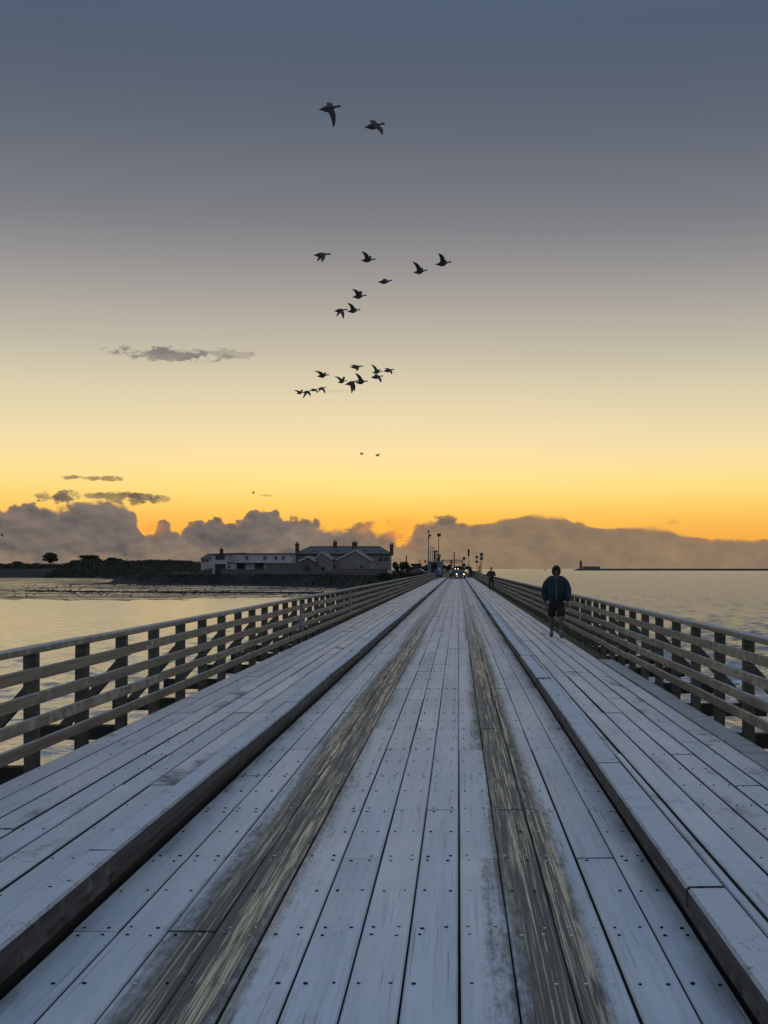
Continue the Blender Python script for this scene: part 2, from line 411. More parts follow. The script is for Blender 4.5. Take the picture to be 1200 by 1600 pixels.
# outermost plank of the right walkway stops short; beyond it the mossy beam below shows
for k, (a, b) in enumerate(((-7.6,-3.0),(-2.99,1.6),(1.61,6.2),(6.21,10.8),(10.81,15.4),(15.41,21.9))):
    link('plank', bar_mesh('outer_plank', .25, b-a-.006, .06, M_RAIL if k > 2 else M_WALK, .008), walk_r, (2.66+random.uniform(-.008,.008), (a+b)/2, .158+random.uniform(-.004,.004)), (0, .02, random.uniform(-.0015,.0015)))
boxobj('edge_beam', 2.625, 2.85, Y0, Y1, -.16, .118, M_MOSS, walk_r, .01)
boxobj('edge_beam', -3.55, -3.47, Y0, Y1, -.2, .10, M_UNDER, walk_l, .01)
# kerbs: an upper beam on a set-back lower one
def kerb(parent, xf, xb, s):
    y = Y0; far = bmesh.new(); k = 0
    w = abs(xb-xf); xc = (xf+xb)/2
    while y < Y1-.5:
        L = min(random.choice((3.9,4.6,5.4)), Y1-y)
        loc = (xc+random.uniform(-.012,.012), y+L/2, .158+random.uniform(-.008,.010))
        if y < 80:
            link('kerb_beam', bar_mesh('kerb_beam', w, round(L,2)-.018, .115, M_KERB, .014), parent, loc, (random.uniform(-.002,.002), random.uniform(-.03,.03), random.uniform(-.004,.004)))
            link('kerb_block', bar_mesh('kerb_block', w-.03, round(L,2)-.02, .085, M_KERB, .01), parent, (xc + s*.022, y+L/2, .051), (0,0,random.uniform(-.002,.002)))
        else:
            chamfer(far, w, L-.02, .115, .012, 'Y', Matrix.Translation(loc)); chamfer(far, w-.04, L-.02, .085, .01, 'Y', Matrix.Translation((xc+s*.03, y+L/2, .051)))
        y += L
    bmesh.ops.recalc_face_normals(far, faces=far.faces)
    tag(link('far_kerb_beams', mesh_from('far_kerb_beams', far, M_KERB), parent), kind='stuff')
kerb(walk_l, -1.955, -2.122, -1); kerb(walk_r, 1.165, 1.366, 1)
# nail heads: two to a plank on every joist, doubled on the joint rows
def nails():
    dark, steel, wl, wr_ = bmesh.new(), bmesh.new(), bmesh.new(), bmesh.new()
    def disc(bm, x, y, z, r):
        n = 7; a0 = random.random()
        top = [bm.verts.new((x+r*math.cos(a0+2*math.pi*i/n), y+r*math.sin(a0+2*math.pi*i/n), z)) for i in range(n)]
        bot = [bm.verts.new((v.co.x, v.co.y, z-.012)) for v in top]
        bm.faces.new(top)
        for i in range(n): bm.faces.new([bot[i], bot[(i+1)%n], top[(i+1)%n], top[i]])
    k = -4
    while True:
        y = ROW0 + k*JOIST
        if y > 60: break
        rows = (y-.062, y+.062) if k % 2 == 0 else (y,)
        for yy in rows:
            for ci in range(len(redges)-1):
                a, b = redges[ci], redges[ci+1]
                for x in (a+.055, b-.06):
                    x += random.uniform(-.012,.012); yj = yy + random.uniform(-.014,.014)
                    if random.random() < .10: continue
                    track = abs(x+1.18) < .30 or abs(x-.45) < .30
                    disc(steel if (track and random.random() < .8) else dark, x, yj, .0035, random.uniform(.0075,.0118))
        for E_, wd in ((ledges, wl), (redg2, wr_)):
            for ci in range(len(E_)-1):
                a, b = E_[ci], E_[ci+1]
                if b-a < .15: continue
                for x in (a+.05, b-.05):
                    if random.random() < .15: continue
                    disc(wd, x+random.uniform(-.012,.012), y+random.uniform(-.02,.02), .185+.003, random.uniform(.006,.009))
        if k % 3 == 0:
            for x, wd in ((-2.04, wl), (1.265, wr_)):
                for s in (-.03, .03): disc(wd, x+s+random.uniform(-.01,.01), y+s*2+.1, .2165, .011)
        k += 1
    for nm, bm, mt, par in (('nail_heads', dark, M_HOLE, road), ('bright_nail_heads', steel, M_NAIL, road), ('nail_heads', wl, M_HOLE, walk_l), ('nail_heads', wr_, M_HOLE, walk_r)):
        bmesh.ops.recalc_face_normals(bm, faces=bm.faces)
        tag(link(nm, mesh_from(nm, bm, mt), par), kind='stuff')
nails()

# ------------------------------------------------------------------ railings
def railing(xr, s, first, label, name='railing'):
    R = thing(name, (xr, 0, .0), label, 'railing')
    SP = 1.434
    xp = s*.085                                             # posts stand behind the boards
    pm = bar_mesh('post', .115, .115, 1.45, M_POST, .008, 'Z')
    n = -12
    ys = []
    while first + n*SP < Y1-.3:
        y = first + n*SP
        if y > -4.5: ys.append((n, y))
        n += 1
    for n, y in ys:
        link('post', pm, R, (xp, y+random.uniform(-.01,.01), .395), (random.uniform(-.008,.008), random.uniform(-.008,.008), random.uniform(-.03,.03)))
        if n % 2 == 0:
            link('outrigger', bar_mesh('outrigger', 1.25, .14, .16, M_UNDER, .01, 'X'), R, (s*.40, y+.14, -.02))
            a, b = Vector((xp+s*.02, y+.135, .80)), Vector((s*.80, y+.135, .02)); d = b-a
            link('brace', bar_mesh('brace', .10, .075, d.length, M_POST, .008, 'Z'), R, (a+b)/2, (0, math.atan2(d.x, d.z), 0))
    heights = [.917,.698,.486,.280]
    for hi, z in enumerate(heights + [1.115]):
        cap = hi == 4
        i = -1 if hi % 2 else -2
        y = ys[0][1] - .2
        far = False
        while y < Y1:
            bays = random.choice((2,3,3,4)) if y < 90 else 6
            idx = max(0, round((y-ys[0][1])/SP)) + bays
            ye = min(ys[0][1] + idx*SP, Y1)
            if ye - y < .4: break
            L = ye-y
            if cap: link('cap_rail', bar_mesh('cap_rail', .155, round(L,2)-.008, .062, M_RAIL, .01), R, (s*.055, (y+ye)/2, z+random.uniform(-.004,.004)), (random.uniform(-.0006,.0006), s*.05, random.uniform(-.0006,.0006)))
            else: link('rail_board', bar_mesh('rail_board', .042, round(L,2)-.010, .103, M_RAIL, .006), R, (random.uniform(-.006,.006), (y+ye)/2, z+random.uniform(-.009,.009)), (random.uniform(-.003,.003), random.uniform(-.05,.05), random.uniform(-.0012,.0012)))
            y = ye
    # board under the cap rail on the posts
    return R
rail_l = railing(-3.68, -1, 10.73, 'weathered timber railing along the left walkway, on the channel side towards the houses')
rail_r = railing(3.00, 1, 12.92, 'weathered timber railing along the right walkway, facing the open sea')
M_PALE = simple('pale_galvanised', (.32,.32,.30), (.2,.2,.19), .6)
for Zp in (28.2, 40.8, 73.5, 140.0):
    link('marker_strip', bar_mesh('marker_strip', .05, .06, .62, M_PALE, .006, 'Z'), rail_l, (.055, Zp, .70))
    link('marker_strip', bar_mesh('marker_strip', .05, .06, .55, M_PALE, .006, 'Z'), rail_r, (-.055, Zp+20, .70))
# piles and cross beams below the deck
frame = tag(link('bridge_frame', None), kind='structure')
bm = bmesh.new(); 
for x in (-3.3,-2.0,-.6,.6,1.6,2.7): box(bm, x-.12, x+.12, Y0, Y1, -.62, -.301)
frame_m = link('stringers', mesh_from('stringers', bm, M_UNDER), frame)
y = -4.0
while y < Y1:
    link('cross_beam', bar_mesh('cross_beam', 7.4, .3, .3, M_UNDER, .02, 'X'), frame, (-.34, y, -.78))
    for x in (-3.6,-1.3,.9,3.0): link('pile', bar_mesh('pile', .32, .32, 5.0, M_UNDER, .08, 'Z'), frame, (x, y+.31, -3.4))
    y += 7.17

# ------------------------------------------------------------------ land beyond the bridge, mud flats, road
def fbm(x, y, s, o=4):
    return mnoise.fractal(Vector((x*s, y*s, 1.7)), 1.0, 2.0, o)
def interp(x, pts):
    if x <= pts[0][0]: return pts[0][1]
    for (a, u), (b, v) in zip(pts, pts[1:]):
        if x <= b: return u + (v-u)*(x-a)/(b-a)
    return pts[-1][1]
def sstep(t): t = max(0, min(1, t)); return t*t*(3-2*t)
SHORE = [(-400,520),(-200,512),(-150,495),(-118,415),(-98,338),(-78,306),(-48,292),(-28,272),(-12,225),(-5.5,207),(8,207)]
def land_z(x, y):
    ys = interp(x, SHORE); d = y-ys
    far = sstep((-75-x)/45)                                   # the dune land on the left stands higher
    zt = .02 + far*(2.3*sstep(d/60) + .9*fbm(x, y, .02)*sstep(d/40))
    z = -3.6 + (zt+3.6)*sstep(d/(4.0+far*22))
    if -7 < x: z = min(z, -.05)
    if x > 4.6: z = z - 3.6*sstep((x-4.6)/3.0)
    return z + fbm(x, y, .15)*.12*(1 if abs(x) > 12 else .2)
M_GRASS = simple('rough_dune_grass', (.016,.020,.014), (.009,.012,.009), .95, .35, bs=.6)  # grass darkened so its colour carries the backlit shade of the bank
def grid(name, xs, ys, fz, mat):
    bm = bmesh.new(); R = [[bm.verts.new((x, y, fz(x, y))) for x in xs] for y in ys]
    for j in range(len(ys)-1):
        for i in range(len(xs)-1): bm.faces.new([R[j][i], R[j][i+1], R[j+1][i+1], R[j+1][i]])
    o = link(name, mesh_from(name, bm, mat, True)); return o
xs = [-400+i*8 for i in range(33)] + [-140+i*3 for i in range(40)] + [-20+i*1.5 for i in range(21)]
ys = [203+i*3 for i in range(70)] + [413+i*6 for i in range(60)] + [780+i*60 for i in range(14)]
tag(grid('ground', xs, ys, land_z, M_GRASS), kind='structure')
def mud_mat():
    m, nt, p = material('wet_mud')
    P, Nn, rnd = geo(nt); X, Y, Z = sep(P)
    n = noise(comb(nt, X*.035, Y*.20, 0.0), 1.0, 8, .66)
    n2 = noise(comb(nt, X*.5, Y*.5, 3.0), 1.0, 5, .6)
    dry = smooth(n + (n2-.5)*.5, .47, .55)
    c = mixc(nt, dry, (.05,.05,.048), (.024,.026,.020))
    nt.links.new(c.k, p.inputs['Base Color'])
    nt.links.new((.22 + dry*.5).k, p.inputs['Roughness'])
    bump(nt, p, n2*.35 + n*.6, .8, .5)
    return m
def mud_z(x, y):
    base = -3.0 + .85*sstep((y-182)/130)
    return base + .07*fbm(x, y, .03, 5) + .05*fbm(x*.25, y, .16, 3)
tag(grid('mudflat', [-420+i*10 for i in range(30)] + [-120+i*2.5 for i in range(47)], [174+i*2 for i in range(75)] + [324+i*5 for i in range(42)], mud_z, mud_mat()), kind='structure')
M_WEED = simple('bladderwrack_and_stones', (.022,.022,.016), (.010,.010,.008), .8, 2.0)
def stones(name, pts, mat):
    bm = bmesh.new()
    for x, y, z, r in pts:
        M = Matrix.Translation((x, y, z)) @ Matrix.Rotation(random.random()*6, 4, 'Z') @ Matrix.Diagonal((r*random.uniform(.8,1.7), r*random.uniform(.7,1.2), r*random.uniform(.4,.75), 1))
        bmesh.ops.create_icosphere(bm, subdivisions=1, radius=1, matrix=M)
    for v in bm.verts: v.co += Vector((random.uniform(-.05,.05), random.uniform(-.05,.05), random.uniform(-.04,.04)))
    return tag(link(name, mesh_from(name, bm, mat)), kind='stuff')
pts = []
for _ in range(900):                                          # weedy stone line across the flats
    px_ = random.uniform(40, 530); Zs = 238 - (px_-40)*.035 + random.gauss(0, 1.6)
    x = (px_-VX)*Zs/F; pts.append((x, Zs, mud_z(x, Zs)+.05, random.uniform(.12,.34)))
for _ in range(420):
    Zs = random.uniform(205, 300); px_ = random.uniform(20, 600)
    x = (px_-VX)*Zs/F; pts.append((x, Zs, mud_z(x, Zs)+.03, random.uniform(.08,.26)))
for _ in range(700):                                          # foot of the shore below the houses
    x = random.uniform(-95, -14); Zs = interp(x, SHORE) + random.gauss(-3, 3.5)
    pts.append((x, Zs, mud_z(x, Zs)+.05, random.uniform(.15,.5)))
tag(stones('shore_stones', pts, M_WEED), 'dark weed-covered stones strewn in lines across the mudflat', 'stones')
# low stony spit running out from the slipway
bm = bmesh.new(); prev = None
for i in range(41):
    u = i/40; px_ = 330 - u*260; Zs = 312 - 12*u; x = (px_-VX)*Zs/F; hh = (.75*(1-u)**.7 + .12)*(1+.25*fbm(i*3.1, 2, .3)); w = 4.2*(1-u*.6)
    row = [bm.verts.new((x, Zs+dy*w, -2.35 + hz*hh)) for dy, hz in ((-1,-.3),(-.55,.8),(0,1),(.6,.75),(1,-.3))]
    if prev:
        for k in range(4): bm.faces.new([prev[k], prev[k+1], row[k+1], row[k]])
    prev = row
bmesh.ops.recalc_face_normals(bm, faces=bm.faces)
tag(link('stony_spit', mesh_from('stony_spit', bm, M_WEED, True)), kind='structure')
M_ASPH = simple('worn_asphalt', (.055,.054,.052), (.035,.035,.034), .75, 1.2)
M_PAVE = simple('concrete_footway', (.13,.125,.115), (.08,.078,.07), .85, 1.0)
M_CONC = simple('weathered_concrete', (.17,.165,.15), (.10,.098,.09), .9, .6)
bm = bmesh.new()
rw = [(Y1+.02, .006, -2.0, 1.25), (224, .012, -2.4, 1.35), (245, .03, -3.6, 1.9), (300, .08, -4.6, 2.4), (420, .12, -6, 2.6)]
prev = None
for y, z, a, b in rw:
    r = [bm.verts.new((a, y, z)), bm.verts.new((b, y, z))]
    if prev: bm.faces.new([prev[0], prev[1], r[1], r[0]])
    prev = r
tag(link('approach_road', mesh_from('approach_road', bm, M_ASPH)), kind='structure')
tag(boxobj('pavement', 1.27, 3.1, Y1+.02, 236, -.2, .15, M_PAVE, None, .02), kind='structure')
# slipway under the white house
prism_pts = None
bm = bmesh.new()
a0, a1 = Vector(at(343, 886.5, 334)), Vector(at(268, 905.5, 318))
for k, (p0, w) in enumerate(((a0, 2.4), (a1, 3.6))): pass
v = [bm.verts.new(p) for p in (a0+Vector((-1,-2.4,0)), a0+Vector((1,2.4,0)), a1+Vector((2,3.6,0)), a1+Vector((-2,-3.6,0)))]
w = [bm.verts.new(x.co - Vector((0,0,2.5))) for x in v]
bm.faces.new(v); 
for i in range(4): bm.faces.new([v[i], w[i], w[(i+1)%4], v[(i+1)%4]])
bmesh.ops.recalc_face_normals(bm, faces=bm.faces)
tag(link('slipway', mesh_from('slipway', bm, simple('weedy_concrete', (.12,.12,.075), (.07,.075,.04), .9, .8))), kind='structure')

# ------------------------------------------------------------------ houses
M_SLATE = simple('slate_roof', (.075,.085,.09), (.045,.052,.056), .6, 1.5)
M_WHITE = simple('white_painted_render', (.46,.475,.48), (.34,.355,.36), .8, .8)
M_RENDER = simple('grey_pebbledash', (.24,.235,.22), (.17,.165,.155), .9, 1.2)
M_BRICK = simple('dark_brick', (.10,.065,.05), (.06,.042,.035), .85, 4.0)
M_STONE = simple('rubble_stone', (.16,.155,.14), (.08,.08,.075), .9, 1.6, bs=.5)
M_GLASS = simple('dark_window_glass', (.02,.025,.03), (.015,.018,.02), .12, .5)
M_FRAME = simple('painted_frame', (.55,.55,.53), (.45,.45,.43), .6)
M_DARK = simple('dark_painted_timber', (.03,.032,.032), (.02,.021,.022), .7)
M_ROOFD = simple('dark_felt_roof', (.05,.052,.055), (.035,.036,.038), .75)
def window(parent, x0, x1, z0, z1, y, glass=M_GLASS, bars=True):
    w = boxobj('window', x0-.08, x1+.08, y-.06, y+.05, z0-.1, z1+.08, M_FRAME, parent)
    boxobj('pane', x0, x1, y-.10, y-.062, z0, z1, glass, w)
    if bars:
        boxobj('glazing_bar', (x0+x1)/2-.03, (x0+x1)/2+.03, y-.13, y-.102, z0, z1, M_FRAME, w)
        boxobj('sill', x0-.15, x1+.15, y-.2, y-.062, z0-.2, z0-.102, M_FRAME, w)
    return w
def chimney(parent, x, y, z0, z1, w, pots=2):
    c = boxobj('chimney', x-w/2, x+w/2, y-.45, y+.45, z0, z1, M_BRICK, parent)
    boxobj('chimney_cap', x-w/2-.12, x+w/2+.12, y-.57, y+.57, z1-.35, z1-.1, M_BRICK, c)
    for i in range(pots):
        xx = x + (i-(pots-1)/2)*.42
        tubeobj('chimney_pot', [((xx,y,z1),(xx,y,z1+.55),.15,.12)], M_BRICK, c)
    return c
def PX(x, Z): return (x-VX)*Z/F
def PZ(y, Z): return H + (VY-y)*Z/F
# the long two-storey terrace with four chimneys
Zt = 345.0
T = thing('terrace_house', (0,0,0), 'long two-storey terrace with hipped slate roof and four tall chimneys', 'house')
x0, x1 = PX(462,Zt), PX(609,Zt); ze, zr = PZ(865,Zt), PZ(853.6,Zt); D = 9.0
boxobj('wall', x0, x1, Zt, Zt+D, -.3, ze, M_RENDER, T)
bm = bmesh.new()
o = .55; ra, rb = PX(480,Zt), PX(593,Zt); ym = Zt+D/2
V_ = [bm.verts.new(p) for p in ((x0-o,Zt-o,ze-.05),(x1+o,Zt-o,ze-.05),(x1+o,Zt+D+o,ze-.05),(x0-o,Zt+D+o,ze-.05),(ra,ym,zr),(rb,ym,zr))]
for f in ((0,1,5,4),(1,2,5),(2,3,4,5),(3,0,4),(3,2,1,0)): bm.faces.new([V_[i] for i in f])
roof = link('roof', mesh_from('roof', bm, M_SLATE), T)
boxobj('gutter', x0-o, x1+o, Zt-o-.14, Zt-o-.005, ze-.22, ze-.04, M_DARK, roof)
boxobj('ridge_cap', ra, rb, ym-.15, ym+.15, zr-.04, zr+.12, M_SLATE, roof)
for cx, top, bot, w in ((463.5,846.5,866,1.0),(521,843.5,862,1.1),(552,844.5,856,1.5),(611.5,848,868,1.0)):
    chimney(T, PX(cx,Zt), Zt+ (D/2 if cx in (521,552) else 1.2), PZ(bot,Zt), PZ(top,Zt)-.5, w, 3 if w > 1.2 else 2)
for cx in (595, 604): window(T, PX(cx,Zt)-.65, PX(cx,Zt)+.65, PZ(878,Zt), PZ(869.5,Zt), Zt)
for cx in (500, 512, 540): window(T, PX(cx,Zt)-.5, PX(cx,Zt)+.5, PZ(873,Zt), PZ(867.5,Zt), Zt)
for cx in (490, 527, 570):
    rl = boxobj('rooflight', PX(cx,Zt)-.45, PX(cx,Zt)+.45, Zt+1.2, Zt+2.2, ze+.62, ze+.9, M_DARK, T)
# gabled houses in front of the terrace
def gable_house(label, cx0, cx1, ridge, eave, Zg, depth, apex=.5, mat=M_RENDER, roofm=M_SLATE, base=-.4):
    G = thing('gabled_house', (0,0,0), label, 'house')
    a, b = PX(cx0,Zg), PX(cx1,Zg); e_, r_ = PZ(eave,Zg), PZ(ridge,Zg); m = a+(b-a)*apex
    prismobj('wall', [(a,base),(b,base),(b,e_),(m,r_),(a,e_)], depth, 'Y', Zg, mat, G)
    o = .35; th = .16
    for sx, ex in ((a,-1),(b,1)):
        dx, dz = sx-m, e_-r_; L = math.hypot(dx,dz); ux, uz = dx/L, dz/L
        p1 = (m, r_+th*.2); p2 = (sx+ux*o, e_+uz*o+.02)
        rf = prismobj('roof', [(p1[0],p1[1]+.02),(p2[0],p2[1]+.02),(p2[0],p2[1]+th+.05),(p1[0],p1[1]+th+.05)], depth+.5, 'Y', Zg-.25, roofm, G)
        prismobj('barge_board', [(p1[0],p1[1]-.18),(p2[0],p2[1]-.18),(p2[0],p2[1]+th),(p1[0],p1[1]+th)], .08, 'Y', Zg-.34, M_FRAME, rf)
    return G, a, b, e_
G1, a, b, e_ = gable_house('big pale gabled house with a small window, in front of the terrace', 524, 580, 860, 875.5, 318, 12, .56)
window(G1, PX(565,318)-.55, PX(565,318)+.55, PZ(888,318), PZ(882,318), 318)
G2, a, b, e_ = gable_house('small pale gable cottage with a blank wall, beside the big gabled house', 492, 518, 863, 873, 312, 9, .42)
boxobj('door', PX(505,312)-.45, PX(505,312)+.45, 311.94, 312.02, -.3, PZ(886,312), M_DARK, G2)
G3, a, b, e_ = gable_house('low dark stone shed with pale edged gable, at the end of the stone wall', 469, 492, 870, 876, 309, 9, .55, M_STONE)
boxobj('door', PX(480,309)-.5, PX(480,309)+.5, 308.94, 309.02, -.3, PZ(884,309), M_DARK, G3)
# low link between cottage and gabled house
L_ = thing('link_building', (0,0,0), 'low flat-roofed link with a dark door between cottage and gabled house', 'building')
boxobj('wall', PX(518.5,317), PX(523.5,317), 317, 324, -.3, PZ(876,317), M_RENDER, L_)
boxobj('roof', PX(518.2,317), PX(523.8,317), 316.8, 324.2, PZ(876,317)+.003, PZ(875,317), M_ROOFD, L_)
boxobj('door', PX(520,317)-.4, PX(522,317)+.3, 316.9, 316.99, -.2, PZ(883,317), M_DARK, L_)
# white house and boat store on the left
Zw = 336.0
Wh = thing('white_house', (0,0,0), 'long white two-storey boathouse with square windows and double doors', 'house')
boxobj('wall', PX(355.2,Zw), PX(456,Zw), Zw, Zw+8, -.4, PZ(865.6,Zw), M_WHITE, Wh)
boxobj('roof', PX(353,Zw), PX(458,Zw), Zw-.35, Zw+8.3, PZ(865.6,Zw)+.003, PZ(864.4,Zw), M_ROOFD, Wh)
for cx in (385.8, 414, 431.2, 442.5): window(Wh, PX(cx,Zw)-.42, PX(cx,Zw)+.42, PZ(874.5,Zw), PZ(869,Zw), Zw)
boxobj('canopy', PX(361,Zw), PX(456,Zw), Zw-1.3, Zw-.003, PZ(879.4,Zw), PZ(878.4,Zw), M_FRAME, Wh)
for c0, c1 in ((366.5,383),(398.5,412)): boxobj('garage_opening', PX(c0,Zw), PX(c1,Zw), Zw-.08, Zw-.004, -.3, PZ(880,Zw), M_DARK, Wh)
for c0, c1 in ((384,390.6),(391,398)): boxobj('door', PX(c0,Zw), PX(c1,Zw), Zw-.10, Zw-.005, -.3, PZ(880.4,Zw), M_WHITE, Wh)
tubeobj('flagpole', [((PX(398,Zw),Zw+2,PZ(865,Zw)),(PX(398,Zw),Zw+2,PZ(856,Zw)),.05,.04)], M_DARK, Wh)
Wf = thing('white_block', (0,0,0), 'square white house end with a wide dark upper window and garage below', 'house')
Zf = 331.0
boxobj('wall', PX(331,Zf), PX(354.5,Zf), Zf, Zf+7, -.5, PZ(866.5,Zf), M_WHITE, Wf)
boxobj('roof', PX(329.5,Zf), PX(356,Zf), Zf-.4, Zf+7.3, PZ(866.5,Zf)+.003, PZ(865.2,Zf), M_ROOFD, Wf)
window(Wf, PX(336.5,Zf), PX(351.5,Zf), PZ(874.6,Zf), PZ(867.6,Zf), Zf, bars=False)
boxobj('garage_opening', PX(336,Zf), PX(352.5,Zf), Zf-.08, Zf-.004, -.4, PZ(881,Zf), M_DARK, Wf)
Wa = thing('white_annexe', (0,0,0), 'narrow white annexe with a small window between the house end and boathouse', 'house')
boxobj('wall', PX(354.7,Zf), PX(366,Zf), Zf+1, Zf+4, -.5, PZ(880,Zf), M_WHITE, Wa)
boxobj('roof', PX(354.7,Zf), PX(366.6,Zf), Zf+.7, Zf+4, PZ(880,Zf)+.003, PZ(879,Zf), M_ROOFD, Wa)
window(Wa, PX(356,Zf), PX(359.5,Zf), PZ(887,Zf), PZ(884,Zf), Zf+1, bars=False)
Zb = 350.0
Wb = thing('bungalow', (0,0,0), 'low pale bungalow with dark hipped roof and a chimney, behind the white house end', 'house')
boxobj('wall', PX(314,Zb), PX(352,Zb), Zb, Zb+8, -.3, PZ(872,Zb), M_WHITE, Wb)
bm = bmesh.new()
x0, x1 = PX(312,Zb), PX(380,Zb); ze = PZ(873.5,Zb); zr = PZ(863.2,Zb)
V_ = [bm.verts.new(p) for p in ((x0,Zb-.6,ze),(x1,Zb-.6,ze+1.2),(x1,Zb+8.6,ze+1.2),(x0,Zb+8.6,ze),(PX(320,Zb),Zb+4,zr-.3),(x1,Zb+4,zr))]
for f in ((0,1,5,4),(1,2,5),(2,3,4,5),(3,0,4),(3,2,1,0)): bm.faces.new([V_[i] for i in f])
link('roof', mesh_from('roof', bm, M_SLATE), Wb)
chimney(Wb, PX(342,Zb), Zb+4, PZ(866,Zb), PZ(857.5,Zb), .9, 1)
for cx in (318, 324): window(Wb, PX(cx,Zb)-.4, PX(cx,Zb)+.4, PZ(878,Zb), PZ(874.5,Zb), Zb, bars=False)
# walls
def stone_wall(name, label, cx0, cx1, ytop, Zs, z0=-2.6, mat=M_STONE, th=.7):
    w = thing(name, (0,0,0), label, 'wall')
    a, b = PX(cx0,Zs), PX(cx1,Zs); zt = PZ(ytop,Zs)
    boxobj('wall_face', a, b, Zs, Zs+th, z0, zt, mat, w)
    n = max(3, int((b-a)/1.6)); L = (b-a)/n
    for i in range(n):
        link('coping_stone', bar_mesh('coping_stone', L-.05, th+.16, .2, M_CONC, .03, 'X'), w, (a+L*(i+.5), Zs+th/2, zt+.102+random.uniform(-.01,.02)))
    return w
stone_wall('stone_wall', 'tall rough stone wall on the shore below the long boathouse', 415, 470, 881, 305)
stone_wall('sea_wall', 'low dark sea wall on the shore below the gabled houses', 470, 640, 893.5, 297)
stone_wall('garden_wall', 'grey garden wall in front of the big gabled house', 519, 606, 889.5, 306, -1)
stone_wall('retaining_wall', 'dark retaining wall under the white boathouse forecourt', 345, 414, 890.5, 318, -2.6)

# ------------------------------------------------------------------ foliage
def leaf_mat(name, c1, c2):
    m, nt, p = material(name); P, Nn, rnd = geo(nt)
    c = mixc(nt, rnd, c1, c2); nt.links.new(c.k, p.inputs['Base Color']); p.inputs['Roughness'].default_value = .8
    return m
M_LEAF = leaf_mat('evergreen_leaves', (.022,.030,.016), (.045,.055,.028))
M_BARK = simple('bark', (.05,.04,.03), (.03,.025,.02), .9, 2)
def leaves(bm, lobes, n, size):
    for _ in range(n):
        c, r = random.choice(lobes)
        while True:
            v = Vector((random.uniform(-1,1), random.uniform(-1,1), random.uniform(-1,1)))
            if v.length < 1: break
        v = v*(.55+.45*random.random())/max(v.length, .3)*v.length**.3 if v.length > .05 else v
        p = Vector(c) + Vector((v.x*r[0], v.y*r[1], v.z*r[2]))
        s = size*random.uniform(.6,1.4)
        u = Vector((random.gauss(0,1), random.gauss(0,1), random.gauss(0,.7))).normalized(); w = u.orthogonal().normalized()
        w.rotate(Matrix.Rotation(random.random()*6.28, 3, u)); t = u.cross(w)
        q = [bm.verts.new(p + w*s*a + t*s*.6*b) for a, b in ((-1,0),(0,-1),(1,0),(0,1))]
        bm.faces.new(q)
def tree(label, cx, ytop, ybase, wpx, Z, lob, n, size, name='tree', group=None):
    x, z0 = PX(cx,Z), PZ(ybase,Z); zt = PZ(ytop,Z); hgt = zt-z0; W = wpx*Z/F
    t = thing(name, (x, Z, z0), label, 'tree', group)
    segs = [((0,0,-1.5),(0.05*W,0,hgt*.45),.05*hgt,.03*hgt)]
    lobes = []
    for lx, lz, rx, rz in lob:
        c = (lx*W, random.uniform(-.12,.12)*W, lz*hgt); lobes.append((c, (rx*W, rx*W*.9, rz*hgt)))
        segs.append(((0.03*W,0,hgt*.35), c, .025*hgt, .008*hgt))
    tubeobj('trunk', segs, M_BARK, t, 6)
    bm = bmesh.new(); leaves(bm, lobes, n, size)
    link('crown', mesh_from('crown', bm, M_LEAF), t)
    return t
tree('lone rounded pine standing clear of the others on the left dunes', 78, 862, 882.5, 25, 585, [(-.05,.80,.30,.17),(-.28,.62,.20,.12),(.22,.68,.22,.18),(.30,.42,.22,.16),(-.22,.40,.24,.12),(.05,.52,.26,.2),(.0,.25,.2,.1)], 1300, .40)
tree('flat-topped dark pine, the tallest of the clump right of the lone pine', 140, 866.5, 884, 36, 590, [(-.15,.8,.34,.16),(.1,.78,.3,.18),(0,.5,.4,.25),(.28,.5,.25,.25)], 1500, .42)
tree('rounded dark tree at the right end of the dune clump', 177, 870.5, 884, 30, 600, [(-.1,.72,.3,.26),(.2,.6,.3,.26),(0,.4,.45,.3)], 1200, .42)
tree('small round bush standing up from the treeline left of the bungalow', 260, 874.5, 885, 20, 560, [(0,.62,.42,.34),(-.2,.4,.35,.3),(.25,.35,.3,.3)], 900, .35)
tree('thin pale crowned tree behind the flat-topped pine', 117, 874, 884, 22, 640, [(0,.7,.42,.22),(.2,.5,.3,.25),(-.2,.45,.3,.25)], 450, .35)
tree('low hump of a tree near the left edge of the dunes', 27, 876.5, 884, 20, 600, [(0,.6,.45,.35),(.2,.4,.35,.3)], 700, .38)
# hedge line along the dunes and scrub: one mass
bm = bmesh.new()
for _ in range(26000):
    px_ = random.uniform(-260, 322); Zs = random.uniform(545, 600)
    x = PX(px_, Zs); hh = 1.7 + 1.1*fbm(x, 3, .05) + .7*fbm(x, 9, .22); 
    z = land_z(x, Zs)+ random.random()**.7*max(.5, hh + 1.5*sstep((px_-90)/40)*sstep((330-px_)/80))
    leaves(bm, [((x, Zs, z), (.5,.5,.3))], 1, .38)
for _ in range(16000):
    px_ = random.uniform(-60, 332); x = PX(px_, 430); ys_ = interp(x, SHORE)
    Zs = ys_ + 10 + random.random()**1.3*(545-ys_)
    leaves(bm, [((x, Zs, land_z(x, Zs) + random.random()*(.5+.5*fbm(x, Zs, .06))), (.5,.5,.2))], 1, .36)
for _ in range(9000):
    x = random.uniform(-92, -13); Zs = interp(x, SHORE) + random.uniform(1.5, 9)
    if random.random() < .5 + .9*fbm(x, Zs, .12): leaves(bm, [((x, Zs, land_z(x, Zs) + random.random()*.35), (.4,.4,.15))], 1, .24)
tag(link('scrub', mesh_from('scrub', bm, M_LEAF)), 'dark scrub and low trees along the dunes on the far left shore', 'scrub', kind='stuff')
